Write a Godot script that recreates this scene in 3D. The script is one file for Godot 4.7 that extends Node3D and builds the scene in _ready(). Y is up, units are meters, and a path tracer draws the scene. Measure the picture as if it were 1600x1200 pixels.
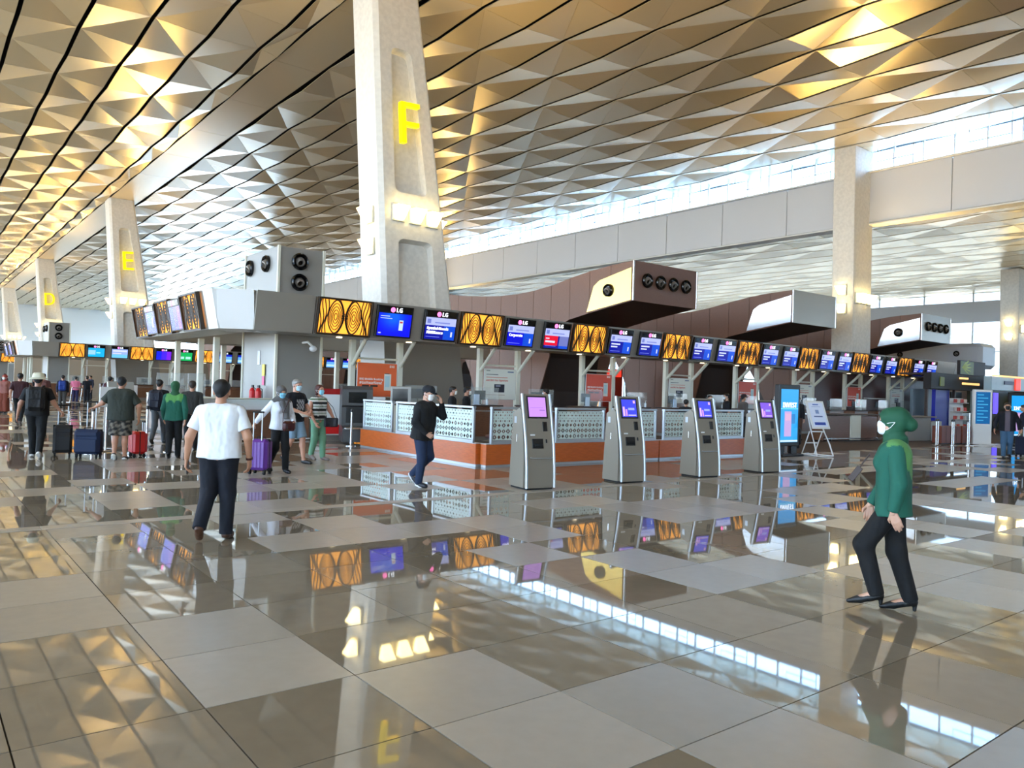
extends Node3D
# World axes: u = x runs along the check-in islands, w = -z runs down the hall from island to island, y is up.
const T := 0.825            # floor tile pitch
const CEIL := 16.0
var M := {}
var names := {}
var rng := RandomNumberGenerator.new()

class MB:
	# collects triangles; corners are given counter-clockwise as seen from outside
	var v := PackedVector3Array()
	var n := PackedVector3Array()
	var t := PackedVector2Array()
	var x := Transform3D()
	func tri3(a: Vector3, b: Vector3, c: Vector3, na: Vector3, nb: Vector3, nc: Vector3, ta := Vector2(), tb := Vector2(), tc := Vector2()) -> void:
		v.append_array([x * a, x * c, x * b])
		n.append_array([(x.basis * na).normalized(), (x.basis * nc).normalized(), (x.basis * nb).normalized()])
		t.append_array([ta, tc, tb])
	func tri(a: Vector3, b: Vector3, c: Vector3) -> void:
		var k := (b - a).cross(c - a).normalized()
		tri3(a, b, c, k, k, k, Vector2(a.x, a.y), Vector2(b.x, b.y), Vector2(c.x, c.y))
	func quad(a: Vector3, b: Vector3, c: Vector3, d: Vector3) -> void:
		# a bottom left, b bottom right, c top right, d top left
		var k := (b - a).cross(d - a).normalized()
		if k.length() < 0.5:
			k = (c - b).cross(d - b).normalized()
		tri3(a, b, c, k, k, k, Vector2(0, 1), Vector2(1, 1), Vector2(1, 0))
		tri3(a, c, d, k, k, k, Vector2(0, 1), Vector2(1, 0), Vector2(0, 0))
	func box(c: Vector3, s: Vector3, bev := 0.0) -> void:
		var h := s * 0.5
		if bev <= 0.0:
			for ax in 3:
				for sg in [-1.0, 1.0]:
					var o := Vector3(); o[ax] = sg * h[ax]
					var p := Vector3(); p[(ax + 1) % 3] = h[(ax + 1) % 3]
					var q := Vector3(); q[(ax + 2) % 3] = h[(ax + 2) % 3] * sg
					quad(c + o - p - q, c + o + p - q, c + o + p + q, c + o - p + q)
			return
		bev = minf(bev, minf(h.x, minf(h.y, h.z)) * 0.95)
		var g := h - Vector3.ONE * bev
		for ax in 3:
			var b := (ax + 1) % 3
			var d := (ax + 2) % 3
			for sg in [-1.0, 1.0]:
				var o := Vector3(); o[ax] = sg * h[ax]
				var p := Vector3(); p[b] = g[b]
				var q := Vector3(); q[d] = g[d] * sg
				quad(c + o - p - q, c + o + p - q, c + o + p + q, c + o - p + q)
				for s2 in [-1.0, 1.0]:   # edge between face +-ax and face +-b, along d
					var e1 := Vector3(); e1[ax] = sg * h[ax]; e1[b] = s2 * g[b]
					var e2 := Vector3(); e2[ax] = sg * g[ax]; e2[b] = s2 * h[b]
					var l := Vector3(); l[d] = g[d] * sg * s2
					quad(c + e1 - l, c + e2 - l, c + e2 + l, c + e1 + l)
		for sx in [-1.0, 1.0]:
			for sy in [-1.0, 1.0]:
				for sz in [-1.0, 1.0]:
					var s3 := Vector3(sx, sy, sz)
					var a := c + Vector3(h.x, g.y, g.z) * s3
					var b2 := c + Vector3(g.x, h.y, g.z) * s3
					var d2 := c + Vector3(g.x, g.y, h.z) * s3
					if sx * sy * sz > 0: tri(a, b2, d2)
					else: tri(a, d2, b2)
	func tube(pts: Array, rad, sides := 8, caps := true) -> void:
		var rings := []
		for i in pts.size():
			var dir: Vector3 = (pts[mini(i + 1, pts.size() - 1)] - pts[maxi(i - 1, 0)]).normalized()
			var up := Vector3.UP if absf(dir.y) < 0.9 else Vector3.RIGHT
			var sx := dir.cross(up).normalized()
			var sy := dir.cross(sx).normalized()
			var r: float = rad[i] if rad is Array else rad
			var ring := []
			for k in sides:
				var an := TAU * k / sides
				var d := sx * cos(an) + sy * sin(an)
				ring.append([pts[i] + d * r, d])
			rings.append(ring)
		for i in rings.size() - 1:
			for k in sides:
				var k2 := (k + 1) % sides
				var a: Array = rings[i][k]; var b: Array = rings[i][k2]; var c: Array = rings[i + 1][k2]; var d: Array = rings[i + 1][k]
				tri3(a[0], b[0], c[0], a[1], b[1], c[1]); tri3(a[0], c[0], d[0], a[1], c[1], d[1])
		if caps:
			for k in range(1, sides - 1):
				tri(rings[0][0][0], rings[0][k + 1][0], rings[0][k][0])
				var z: Array = rings[-1]
				tri(z[0][0], z[k][0], z[k + 1][0])
	func lathe(prof: Array, o := Vector3(), segs := 16, smooth := true) -> void:
		for i in prof.size() - 1:
			var p: Vector2 = prof[i]; var q: Vector2 = prof[i + 1]
			var d := (q - p).normalized()
			var nr := Vector2(d.y, -d.x)
			for k in segs:
				var a0 := TAU * k / segs; var a1 := TAU * (k + 1) / segs
				var e0 := Vector3(cos(a0), 0, -sin(a0)); var e1 := Vector3(cos(a1), 0, -sin(a1))
				var n0 := e0 * nr.x + Vector3.UP * nr.y; var n1 := e1 * nr.x + Vector3.UP * nr.y
				var A := o + e0 * p.x + Vector3.UP * p.y; var B := o + e1 * p.x + Vector3.UP * p.y
				var C := o + e1 * q.x + Vector3.UP * q.y; var D := o + e0 * q.x + Vector3.UP * q.y
				if p.x > 1e-5: tri3(A, B, C, n0, n1, n1)
				if q.x > 1e-5: tri3(A, C, D, n0, n1, n0)
	func extrude(poly: Array, z0: float, z1: float) -> void:
		# polygon in x, y (counter-clockwise seen from +z), between z0 and z1
		var pp := PackedVector2Array(poly)
		if Geometry2D.is_polygon_clockwise(pp) == false: pass
		var area := 0.0
		for i in pp.size():
			area += pp[i].cross(pp[(i + 1) % pp.size()])
		if area < 0: pp.reverse()
		var ix := Geometry2D.triangulate_polygon(pp)
		for i in range(0, ix.size(), 3):
			var a := pp[ix[i]]; var b := pp[ix[i + 1]]; var c := pp[ix[i + 2]]
			if (b - a).cross(c - a) < 0:
				var s := b; b = c; c = s
			tri(Vector3(a.x, a.y, z1), Vector3(b.x, b.y, z1), Vector3(c.x, c.y, z1))
			tri(Vector3(a.x, a.y, z0), Vector3(c.x, c.y, z0), Vector3(b.x, b.y, z0))
		for i in pp.size():
			var a := pp[i]; var b := pp[(i + 1) % pp.size()]
			quad(Vector3(a.x, a.y, z0), Vector3(b.x, b.y, z0), Vector3(b.x, b.y, z1), Vector3(a.x, a.y, z1))
	func ball(c: Vector3, r: Vector3, segs := 10) -> void:
		var rows := segs / 2
		for i in rows:
			for k in segs:
				var q := []
				for ij in [[i, k], [i, k + 1], [i + 1, k + 1], [i + 1, k]]:
					var th: float = PI * ij[0] / rows; var ph: float = TAU * ij[1] / segs
					q.append(Vector3(sin(th) * cos(ph), cos(th), -sin(th) * sin(ph)))
				if i < rows - 1: tri3(c + q[0] * r, c + q[3] * r, c + q[2] * r, q[0] / r, q[3] / r, q[2] / r)
				if i > 0: tri3(c + q[0] * r, c + q[2] * r, c + q[1] * r, q[0] / r, q[2] / r, q[1] / r)
	func done() -> ArrayMesh:
		var a := []; a.resize(Mesh.ARRAY_MAX)
		a[Mesh.ARRAY_VERTEX] = v; a[Mesh.ARRAY_NORMAL] = n; a[Mesh.ARRAY_TEX_UV] = t
		var m := ArrayMesh.new()
		m.add_surface_from_arrays(Mesh.PRIMITIVE_TRIANGLES, a)
		return m

func P(u: float, w: float, h := 0.0) -> Vector3:
	return Vector3(u, h, -w)

func numbered(called: String) -> String:
	var k: int = names.get(called, 0)
	names[called] = k + 1
	return called if k == 0 else "%s_%03d" % [called, k]

func tag(o: Node, label: String, category: String, group := "") -> Node:
	o.set_meta("label", label); o.set_meta("category", category)
	if group: o.set_meta("group", group)
	return o

func thing(called: String, label: String, category: String, at := Vector3(), turn := 0.0, group := "") -> Node3D:
	var o := Node3D.new(); o.name = numbered(called); add_child(o)
	o.position = at; o.rotation.y = turn
	tag(o, label, category, group)
	return o

func struct(called: String, at := Vector3()) -> Node3D:
	var o := Node3D.new(); o.name = numbered(called); add_child(o)
	o.position = at; o.set_meta("kind", "structure")
	return o

func obj(called: String, g, m: Material, parent: Node = null, xf := Transform3D()) -> MeshInstance3D:
	var o := MeshInstance3D.new()
	o.mesh = g.done() if g is MB else g
	o.material_override = null
	for i in o.mesh.get_surface_count(): o.set_surface_override_material(i, m)
	o.transform = xf
	if parent == null:
		o.name = numbered(called); add_child(o)
	else:
		o.name = called; parent.add_child(o, true)
	return o

func copy(src: Node3D, at: Vector3, turn: float, label := "", group := "") -> Node3D:
	var c: Node3D = src.duplicate()
	c.name = numbered(String(src.name).rstrip("0123456789").trim_suffix("_"))
	add_child(c); c.position = at; c.rotation.y = turn
	if label: c.set_meta("label", label)
	if group: c.set_meta("group", group)
	return c

func yaw_to(hu: float, hw: float) -> float:   # turn that makes -z look along (u, w)
	return atan2(-hu, hw)

func xform(at: Vector3, turn := 0.0, tilt := 0.0) -> Transform3D:
	return Transform3D(Basis(Vector3.UP, turn) * Basis(Vector3.RIGHT, tilt), at)

func mat(key: String, col: Color, rough := 0.6, metal := 0.0) -> StandardMaterial3D:
	if M.has(key): return M[key]
	var m := StandardMaterial3D.new()
	m.resource_name = key; m.albedo_color = col; m.roughness = rough; m.metallic = metal
	M[key] = m
	return m

func noise_tex(freq: float, lo: Color, hi: Color, seed_ := 1, size := 256, oct := 4) -> NoiseTexture2D:
	var n := FastNoiseLite.new(); n.seed = seed_; n.frequency = freq; n.fractal_octaves = oct
	var t := NoiseTexture2D.new(); t.width = size; t.height = size; t.seamless = true; t.noise = n
	var g := Gradient.new(); g.set_color(0, lo); g.set_color(1, hi)
	t.color_ramp = g
	return t

func grain(m: StandardMaterial3D, freq: float, lo: float, hi: float, scale: Vector3, seed_ := 1) -> StandardMaterial3D:
	m.albedo_texture = noise_tex(freq, Color(lo, lo, lo), Color(hi, hi, hi), seed_)
	m.uv1_triplanar = true; m.uv1_world_triplanar = true; m.uv1_scale = scale
	return m

func glow(key: String, col: Color, e: float) -> StandardMaterial3D:
	var m := mat(key, col, 0.5)
	m.emission_enabled = true; m.emission = col; m.emission_energy_multiplier = e
	return m

func text(s: String, size: float, depth: float, m: Material, parent: Node, xf: Transform3D, called := "lettering", align := HORIZONTAL_ALIGNMENT_CENTER, weight := 700) -> MeshInstance3D:
	var t := TextMesh.new(); t.text = s
	var f := SystemFont.new(); f.font_names = PackedStringArray(["Droid Sans"]); f.font_weight = weight
	t.font = f; t.font_size = 48; t.pixel_size = size / 48.0; t.depth = depth; t.horizontal_alignment = align
	var o := MeshInstance3D.new(); o.mesh = t; t.material = m
	o.transform = xf; o.name = called; parent.add_child(o, true)
	return o

func _ready() -> void:
	# ---- camera, sky, light, exposure
	var cam := Camera3D.new(); cam.name = "camera"; add_child(cam)
	var r := Vector3(0.78644215, 0.03104098, 0.61688346)
	var up := Vector3(-0.02849495, 0.99949636, -0.01396652)
	var back := Vector3(-0.6170063, -0.0065942, 0.78693058)
	cam.transform = Transform3D(Basis(r, up, back).orthonormalized(), Vector3(0, 1.65, 0))
	cam.keep_aspect = Camera3D.KEEP_HEIGHT
	cam.fov = rad_to_deg(2.0 * atan(600.0 / 1212.0))
	cam.near = 0.05; cam.far = 500.0; cam.current = true
	var we := WorldEnvironment.new(); we.name = "environment"; add_child(we)
	var env := Environment.new(); we.environment = env
	var sky := Sky.new(); var sm := ProceduralSkyMaterial.new()
	sm.sky_top_color = Color(0.52, 0.75, 1.0); sm.sky_horizon_color = Color(0.85, 0.935, 1.0)
	sm.ground_bottom_color = Color(0.66, 0.66, 0.64); sm.ground_horizon_color = Color(0.80, 0.83, 0.84)
	sm.sky_energy_multiplier = 1.0; sm.sun_angle_max = 0.0
	sky.sky_material = sm
	env.background_mode = Environment.BG_SKY; env.sky = sky
	env.background_energy_multiplier = 11.5
	env.ambient_light_source = Environment.AMBIENT_SOURCE_DISABLED
	env.tonemap_mode = Environment.TONE_MAPPER_LINEAR
	env.tonemap_exposure = 1.35
	env.sdfgi_enabled = true; env.ssao_enabled = true; env.ssil_enabled = true
	rng.seed = 7
	materials()
	# ---- the building
	floors()
	ceilings()
	shell()
	for k in 4: column(k)
	side_columns()
	# ---- the islands
	island(0); island(1); island(2)
	pods(0.0, 0); pods(44.4, 1)
	barrier()
	kiosks()
	front_furniture()
	right_side()
	far_left()
	people()

func materials() -> void:
	for k in 3:
		var f: float = [0.0, 0.025, -0.022][k]
		var a := mat("tile_light%d" % k, Color(0.645 + f, 0.61 + f, 0.56 + f), 0.26)
		a.metallic_specular = 0.45
		grain(a, 0.02, 0.975, 1.0, Vector3(1.3, 1.3, 1.3), 3 + k)
		var b := mat("tile_dark%d" % k, Color(0.54 + f, 0.495 + f, 0.425 + f), 0.025)
		b.metallic_specular = 0.62
		grain(b, 0.02, 0.96, 1.0, Vector3(0.9, 0.9, 0.9), 9 + k)
	mat("grout", Color(0.17, 0.145, 0.12), 0.95)
	grain(mat("carpet", Color(0.36, 0.29, 0.235), 0.95), 0.08, 0.75, 1.0, Vector3(2, 2, 2), 4)
	for k in 2:   # one brushed champagne metal; the grain of neighbouring panels runs along or across the strip
		var c := mat("ceiling_panel%d" % k, Color(0.90, 0.83, 0.69), 0.25, 0.62)
		c.metallic_specular = 0.5
		c.anisotropy_enabled = true; c.anisotropy = 0.8 if k == 0 else -0.8
	mat("slot_black", Color(0.035, 0.03, 0.03), 0.9)
	grain(mat("concrete", Color(0.90, 0.885, 0.85), 0.55), 0.03, 0.92, 1.0, Vector3(0.5, 0.5, 0.5), 5)
	mat("fascia", Color(0.80, 0.81, 0.83), 0.42)
	mat("white_paint", Color(0.87, 0.87, 0.86), 0.5)
	mat("cream_paint", Color(0.84, 0.83, 0.76), 0.45)
	mat("steel", Color(0.62, 0.60, 0.56), 0.34, 0.35)
	mat("steel_dark", Color(0.50, 0.47, 0.44), 0.38, 0.35)
	mat("steel_bright", Color(0.80, 0.80, 0.80), 0.18, 1.0)
	mat("brass", Color(0.90, 0.76, 0.42), 0.25, 1.0)
	mat("grey_clad", Color(0.56, 0.55, 0.53), 0.38, 0.25)
	grain(mat("brown_clad", Color(0.50, 0.355, 0.285), 0.5), 0.05, 0.88, 1.0, Vector3(0.6, 3.0, 0.6), 6)
	mat("brown_dark", Color(0.24, 0.18, 0.155), 0.5)
	grain(mat("wood_desk", Color(0.46, 0.30, 0.20), 0.35), 0.03, 0.8, 1.0, Vector3(0.6, 4.0, 0.6), 8)
	grain(mat("wood_orange", Color(0.80, 0.39, 0.14), 0.28), 0.03, 0.86, 1.0, Vector3(0.5, 5.0, 0.5), 2)
	mat("black", Color(0.045, 0.045, 0.05), 0.4)
	mat("black_gloss", Color(0.03, 0.03, 0.035), 0.12)
	mat("rubber", Color(0.06, 0.06, 0.06), 0.8)
	mat("gold_lattice", Color(0.17, 0.12, 0.07), 0.45)
	mat("mint_sheet", Color(0.80, 0.86, 0.83), 0.35)
	mat("alu", Color(0.70, 0.72, 0.74), 0.3, 0.7)
	mat("kiosk_body", Color(0.52, 0.485, 0.43), 0.42, 0.15)
	var g := mat("glass", Color(0.92, 0.97, 0.97, 0.12), 0.03)
	g.transparency = BaseMaterial3D.TRANSPARENCY_ALPHA
	var g2 := mat("solar_glass", Color(0.80, 0.92, 0.96, 0.5), 0.03)
	g2.transparency = BaseMaterial3D.TRANSPARENCY_ALPHA
	glow("lamp_glow", Color(1.0, 0.90, 0.62), 7.0)
	glow("downlight_glow", Color(1.0, 0.93, 0.78), 3.0)
	glow("gold_glow", Color(1.0, 0.66, 0.22), 1.1)
	glow("white_glow", Color(0.97, 0.98, 1.0), 1.1)
	glow("logo_pink", Color(1.0, 0.45, 0.72), 1.5)
	mat("letter_yellow", Color(0.80, 0.66, 0.0), 0.4)
	glow("letter_yellow", Color(1.0, 0.90, 0.0), 0.9)
	glow("lit_red", Color(0.98, 0.25, 0.18), 0.8)
	glow("lit_warm", Color(1.0, 0.78, 0.48), 1.0)

# ------------------------------------------------------------------ floor
const LIGHT := [[0,0],[0,1],[1,2],[1,3],[2,3],[2,4],[-1,-1],[-1,-2],[5,0],[5,1],[6,1],[4,-3],[4,-1],[5,-2],[8,-4],[9,-3],[9,-2],[7,3],[8,3],[3,5],[3,-4],[5,-9],[8,-12],[0,-9],[1,-7],[2,-6],[13,-2],[12,-2],[11,0],[10,0],[7,2],[-3,3],[3,-6],[-2,-12],[6,-7],[7,5],[5,6]]
const DARK := [[-1,0],[-1,1],[-1,2],[-1,3],[0,2],[0,3],[0,4],[1,0],[1,1],[1,4],[2,0],[2,1],[2,2],[3,0],[3,1],[3,2],[3,3],[4,0],[4,1],[4,2],[4,3],[5,2],[3,4],[4,4],[0,-1],[0,-2],[1,-1],[2,-1],[1,-2],[5,3],[6,2],[6,3],[-2,0],[-2,1],[3,-1],[3,-2],[6,0],[7,0],[7,1],[6,-1],[7,-1],[5,4],[4,5]]

func tone(i: int, j: int) -> int:   # 1 light matt tile, 0 dark polished tile
	if [i, j] in LIGHT: return 1
	if [i, j] in DARK: return 0
	var h := absi((i * 73856093) ^ (j * 19349663) ^ 83492791) % 1000
	return 1 if h < 300 else 0

func floors() -> void:
	var fl := struct("floor")
	var g := MB.new()
	g.box(Vector3(33, -0.16, -75), Vector3(100, 0.3, 236))
	obj("floor_bed", g, M.grout, fl)
	var tb := MB.new(); tb.box(Vector3(0, -0.01, 0), Vector3(T - 0.008, 0.02, T - 0.008))
	var tile := tb.done()
	var near := []
	var rest := {}
	for i in range(-18, 80):
		for j in range(-84, 12):
			var u := (1.5 + i + 0.5) * T
			var w := (6.84 - j - 0.5) * T
			if u > 21.2 and w > 12.9 and w < 60.0: continue    # carpet
			var fwd := u * 0.617 + w * 0.787
			var side := u * 0.786 - w * 0.617
			var seen := fwd > 1.2 and absf(side) < fwd * 0.68 + 1.2 and fwd < 26.0
			if seen: near.append([fwd * fwd + side * side * 0.3, i, j, u, w])
			else:
				rest[Vector2i(i, j)] = Vector2(u, w)
	near.sort_custom(func(a, b): return a[0] < b[0])
	for k in near.size():
		var e: Array = near[k]
		if k < 300:
			var tn := tone(e[1], e[2])
			var va := absi(e[1] * 7 + e[2] * 13) % 3
			obj("tile", tile, M["tile_light%d" % va] if tn else M["tile_dark%d" % va], fl, Transform3D(Basis(), P(e[3], e[4])))
		else: rest[Vector2i(e[1], e[2])] = Vector2(e[3], e[4])
	for tn in 2:
		var q := MB.new()
		var h := (T - 0.008) * 0.5
		for key in rest:
			if tone(key.x, key.y) != tn: continue
			var c: Vector2 = rest[key]
			q.quad(P(c.x - h, c.y - h), P(c.x + h, c.y - h), P(c.x + h, c.y + h), P(c.x - h, c.y + h))
		var o := obj("light_tile_field" if tn else "dark_tile_field", q, M.tile_light0 if tn else M.tile_dark0, fl)
		o.set_meta("kind", "stuff")
	var fb := MB.new()
	fb.box(P(33, 133, -0.006), Vector3(100, 0.012, 116))
	obj("far_floor", fb, M.tile_dark1, fl)
	var cp := MB.new()
	cp.box(P(50, 36.5, -0.001), Vector3(57.6, 0.012, 47.0), 0.003)
	obj("carpet", cp, M.carpet, fl)
	var st := MB.new()
	for k in 60:
		st.box(P(-14 + 1.6 * k, 9.66, 0.001), Vector3(1.594, 0.008, 0.2), 0.002)
	var so := obj("trim_1", st, M.tile_light1)
	so.set_meta("kind", "structure")

# ------------------------------------------------------------------ ceiling
func facet(a: Vector3, b: Vector3, c: Vector3) -> ArrayMesh:
	var g := MB.new()
	var o := Vector3(0, 0.03, 0)
	var ce := (a + b + c) / 3.0
	a = a.lerp(ce, 0.004); b = b.lerp(ce, 0.004); c = c.lerp(ce, 0.004)
	if (b - a).cross(c - a).y > 0:
		var s := b; b = c; c = s
	var dn := (b - a).cross(c - a).normalized()
	g.tri3(a, b, c, dn, dn, dn, Vector2(a.x, a.z), Vector2(b.x, b.z), Vector2(c.x, c.z)); g.tri(a + o, c + o, b + o)
	g.quad(a, a + o, b + o, b); g.quad(b, b + o, c + o, c); g.quad(c, c + o, a + o, a)
	return g.done()

func ceiling_field(node: Node3D, slots: Array, w0: float, w1: float, h: float, plain: Array, per: float, depth: float, detail: int) -> void:
	# strips run down the hall (along w); each is a zigzag of folded triangular panels
	var gap := 0.08
	var shapes := {}
	var all := []
	for k in slots.size() - 1:
		var a: float = slots[k] + gap
		var b: float = slots[k + 1] - gap
		if k in plain:
			var n := int((w1 - w0) / 6.25)
			for q in n:
				all.append([a, b, w0 + q * 6.25, -1, 0, 1])
			continue
		var off := 2.04 + (0.0 if k % 2 == 0 else per * 0.5)
		var m := int(floor((w0 - off) / per))
		while off + m * per < w1:
			var c := off + m * per
			for f in 4:
				all.append([a, b, c, f, (k * 31 + m * 17 + (f / 2) * 5), 1 if f == 0 and absi(k * 7 + m * 13) % 5 < 3 else [0, 1, 1, 0][f]])
			m += 1
	var near := []
	for e in all:
		var cw: float = e[2]
		var cu: float = (e[0] + e[1]) * 0.5
		var fwd := cu * 0.617 + cw * 0.787
		var side := cu * 0.786 - cw * 0.617
		var vis := fwd > 6.0 and absf(side) < fwd * 0.75 and h - 1.65 < fwd * 0.56
		near.append([(fwd * fwd + side * side) if vis else 1e6, e])
	near.sort_custom(func(p, q): return p[0] < q[0])
	var rest := [MB.new(), MB.new()]
	for k in near.size():
		var e: Array = near[k][1]
		var fin: int = e[5]
		var wd: float = e[1] - e[0]
		var s := -1.0
		var key := "%.2f %d %d" % [wd, e[3], int(s)]
		if not shapes.has(key):
			var y := depth * s
			var p := per * 0.5
			var m: ArrayMesh
			match int(e[3]):
				0: m = facet(P(0, 0), P(wd, p), P(wd, 0, y))
				1: m = facet(P(0, 0), P(wd, 0, y), P(wd, -p))
				2: m = facet(P(wd, p), P(0, 0), P(0, p, y))
				3: m = facet(P(wd, p), P(0, p, y), P(0, per))
				_:
					var g := MB.new(); g.box(P(wd * 0.5, 3.12, 0.015), Vector3(wd, 0.03, 6.235), 0.004)
					m = g.done()
			shapes[key] = m
		var at := P(e[0], e[2], h)
		if k < detail and near[k][0] < 1e6:
			obj("panel", shapes[key], M["ceiling_panel%d" % fin], node, Transform3D(Basis(), at))
		else:
			var ar: Array = (shapes[key] as ArrayMesh).surface_get_arrays(0)
			var va: PackedVector3Array = ar[Mesh.ARRAY_VERTEX]
			for i in va.size(): va[i] += at
			rest[fin].v.append_array(va); rest[fin].n.append_array(ar[Mesh.ARRAY_NORMAL]); rest[fin].t.append_array(ar[Mesh.ARRAY_TEX_UV])
	for fin in 2:
		var o := obj("panel_field", rest[fin], M["ceiling_panel%d" % fin], node)
		o.set_meta("kind", "stuff")

func ceilings() -> void:
	var ce := struct("ceiling")
	var slots := []
	var u := 9.55 - 2.14 * 11
	while u < 11.8:
		slots.append(u); u += 2.14
	slots.append_array([12.55, 14.82])
	var pl := slots.size() - 2
	u = 16.8
	while u < 43.9:
		slots.append(u); u += 2.06
	ceiling_field(ce, slots, -41.0, 188.0, CEIL, [pl], 6.25, 0.13, 300)
	var g := MB.new()
	g.box(P(14.5, 74, CEIL + 0.62), Vector3(62, 0.2, 236))
	obj("slot_backing", g, M.slot_black, ce)
	# the lower ceiling of the next hall
	var c2 := struct("ceiling")
	var s2 := []
	u = 44.4
	while u < 79.5:
		s2.append(u); u += 2.06
	ceiling_field(c2, s2, -41.0, 120.0, 12.1, [], 6.25, 0.09, 220)
	var g2 := MB.new()
	g2.box(P(62.4, 40, 12.75), Vector3(35.9, 0.2, 166))
	obj("slot_backing", g2, M.slot_black, c2)

# ------------------------------------------------------------------ walls and windows
func glazed_wall(called: String, at: Vector3, turn: float, length: float, y0: float, y1: float, bay: float, rows: int, thin := 0.12, pane := "glass") -> void:
	# an opening from y0 to y1 along local x, with mullions, transoms and panes
	var o := struct(called, at)
	o.rotation.y = turn
	var n := int(round(length / bay))
	bay = length / n
	var mul := MB.new(); mul.box(Vector3(0, (y0 + y1) * 0.5, 0), Vector3(thin, y1 - y0, 0.2), 0.01)
	var mm := mul.done()
	var pn := MB.new(); pn.box(Vector3(bay * 0.5, (y0 + y1) * 0.5, 0), Vector3(bay - 0.13, y1 - y0, 0.02))
	var pm := pn.done()
	for k in n + 1:
		obj("mullion", mm, M.white_paint, o, Transform3D(Basis(), Vector3(-length * 0.5 + k * bay, 0, 0)))
		if k < n: obj("pane", pm, M[pane], o, Transform3D(Basis(), Vector3(-length * 0.5 + k * bay, 0, 0)))
	var tr := MB.new(); tr.box(Vector3(0, 0, 0), Vector3(length, 0.1, 0.16), 0.01)
	var tm := tr.done()
	for q in rows + 1:
		obj("transom", tm, M.white_paint, o, Transform3D(Basis(), Vector3(0, y0 + (y1 - y0) * q / rows, 0)))

func shell() -> void:
	# street-side facade (behind the camera, to the left): glass between floor and ceiling
	glazed_wall("window_1", P(-14.2, 74, 0), PI / 2, 228, 0.3, 15.6, 6.0, 5)
	var wl := struct("wall_left")
	var g := MB.new(); g.box(P(-14.2, 74, 0.15), Vector3(0.4, 0.3, 228)); g.box(P(-14.2, 74, 15.95), Vector3(0.4, 0.7, 228))
	obj("facade_beam", g, M.white_paint, wl)
	# unseen canopy added outside the facade to keep high sky light off the floor
	var cn := struct("added_canopy_3")
	g = MB.new(); g.box(P(-24.5, 74, 13.2), Vector3(20, 0.5, 236)); obj("added_canopy_slab", g, M.white_paint, cn)
	for k in 10:
		obj("added_canopy_post", box_mesh(P(-33.0, -30.0 + 24.0 * k, 6.5), Vector3(0.7, 13.0, 0.7), 0.05), M.white_paint, cn)
	var wb := struct("wall_back")
	g = MB.new(); g.box(P(33, -41.3, 8.2), Vector3(96, 16.6, 0.4)); obj("wall_face", g, M.white_paint, wb)
	var wf := struct("wall_far")
	g = MB.new(); g.box(P(14.5, 189.5, 8.2), Vector3(60, 16.6, 0.4)); g.box(P(62, 121, 6.2), Vector3(37, 12.6, 0.4)); obj("wall_face", g, M.white_paint, wf)
	# right: fascia beam with clerestory above it
	var wr := struct("wall_right")
	var pan := MB.new(); pan.box(Vector3(0, 0, 0), Vector3(0.06, 2.86, 4.86), 0.012)
	var pmsh := pan.done()
	for k in 47:
		obj("fascia_panel", pmsh, M.fascia, wr, Transform3D(Basis(), P(43.52, -38.2 + 4.9 * k, 13.28)))
	g = MB.new(); g.box(P(43.95, 74, 13.2), Vector3(0.74, 2.9, 229))
	g.box(P(43.9, 74, 11.78), Vector3(0.9, 0.08, 229))
	obj("fascia_core", g, M.white_paint, wr)
	g = MB.new(); g.box(P(43.5, 74, 14.78), Vector3(0.3, 0.10, 229), 0.01); obj("sill", g, M.white_paint, wr)
	glazed_wall("window_2", P(43.9, 74, 0), PI / 2, 228, 14.72, 16.2, 1.617, 1, 0.06)
	# guard rails and brackets in the clerestory
	var wt := struct("trim_2")
	for k in 46:
		var w := -38.0 + 4.85 * k
		g = MB.new()
		g.tube([P(43.45, w, 14.8), P(43.45, w, 15.95)], 0.025, 6)
		g.tube([P(43.45, w, 15.3), P(43.45, w + 2.0, 15.3), P(43.45, w + 2.0, 15.95)], 0.025, 6)
		obj("bracket", g, M.steel_dark, wt)
	# next hall: far wall with a high white band, big windows below
	var w3 := struct("wall_right")
	g = MB.new(); g.box(P(79.6, 40, 10.3), Vector3(0.4, 1.9, 162)); g.box(P(79.6, 40, 0.4), Vector3(0.4, 0.8, 162)); obj("wall_face", g, M.fascia, w3)
	glazed_wall("window_3", P(79.6, 40, 0), PI / 2, 162, 0.8, 9.35, 4.5, 3, 0.12, "solar_glass")
	glazed_wall("window_4", P(79.6, 40, 0), PI / 2, 162, 11.25, 12.1, 4.5, 1, 0.12, "solar_glass")
	# roof over the slots and walls at the back of the next hall
	g = MB.new(); g.box(P(14.5, 74, CEIL + 0.9), Vector3(60, 0.3, 236)); g.box(P(62.6, 40, 13.0), Vector3(35.8, 0.3, 166))
	var ro := obj("ceiling", g, M.white_paint); ro.set_meta("kind", "structure")

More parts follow.
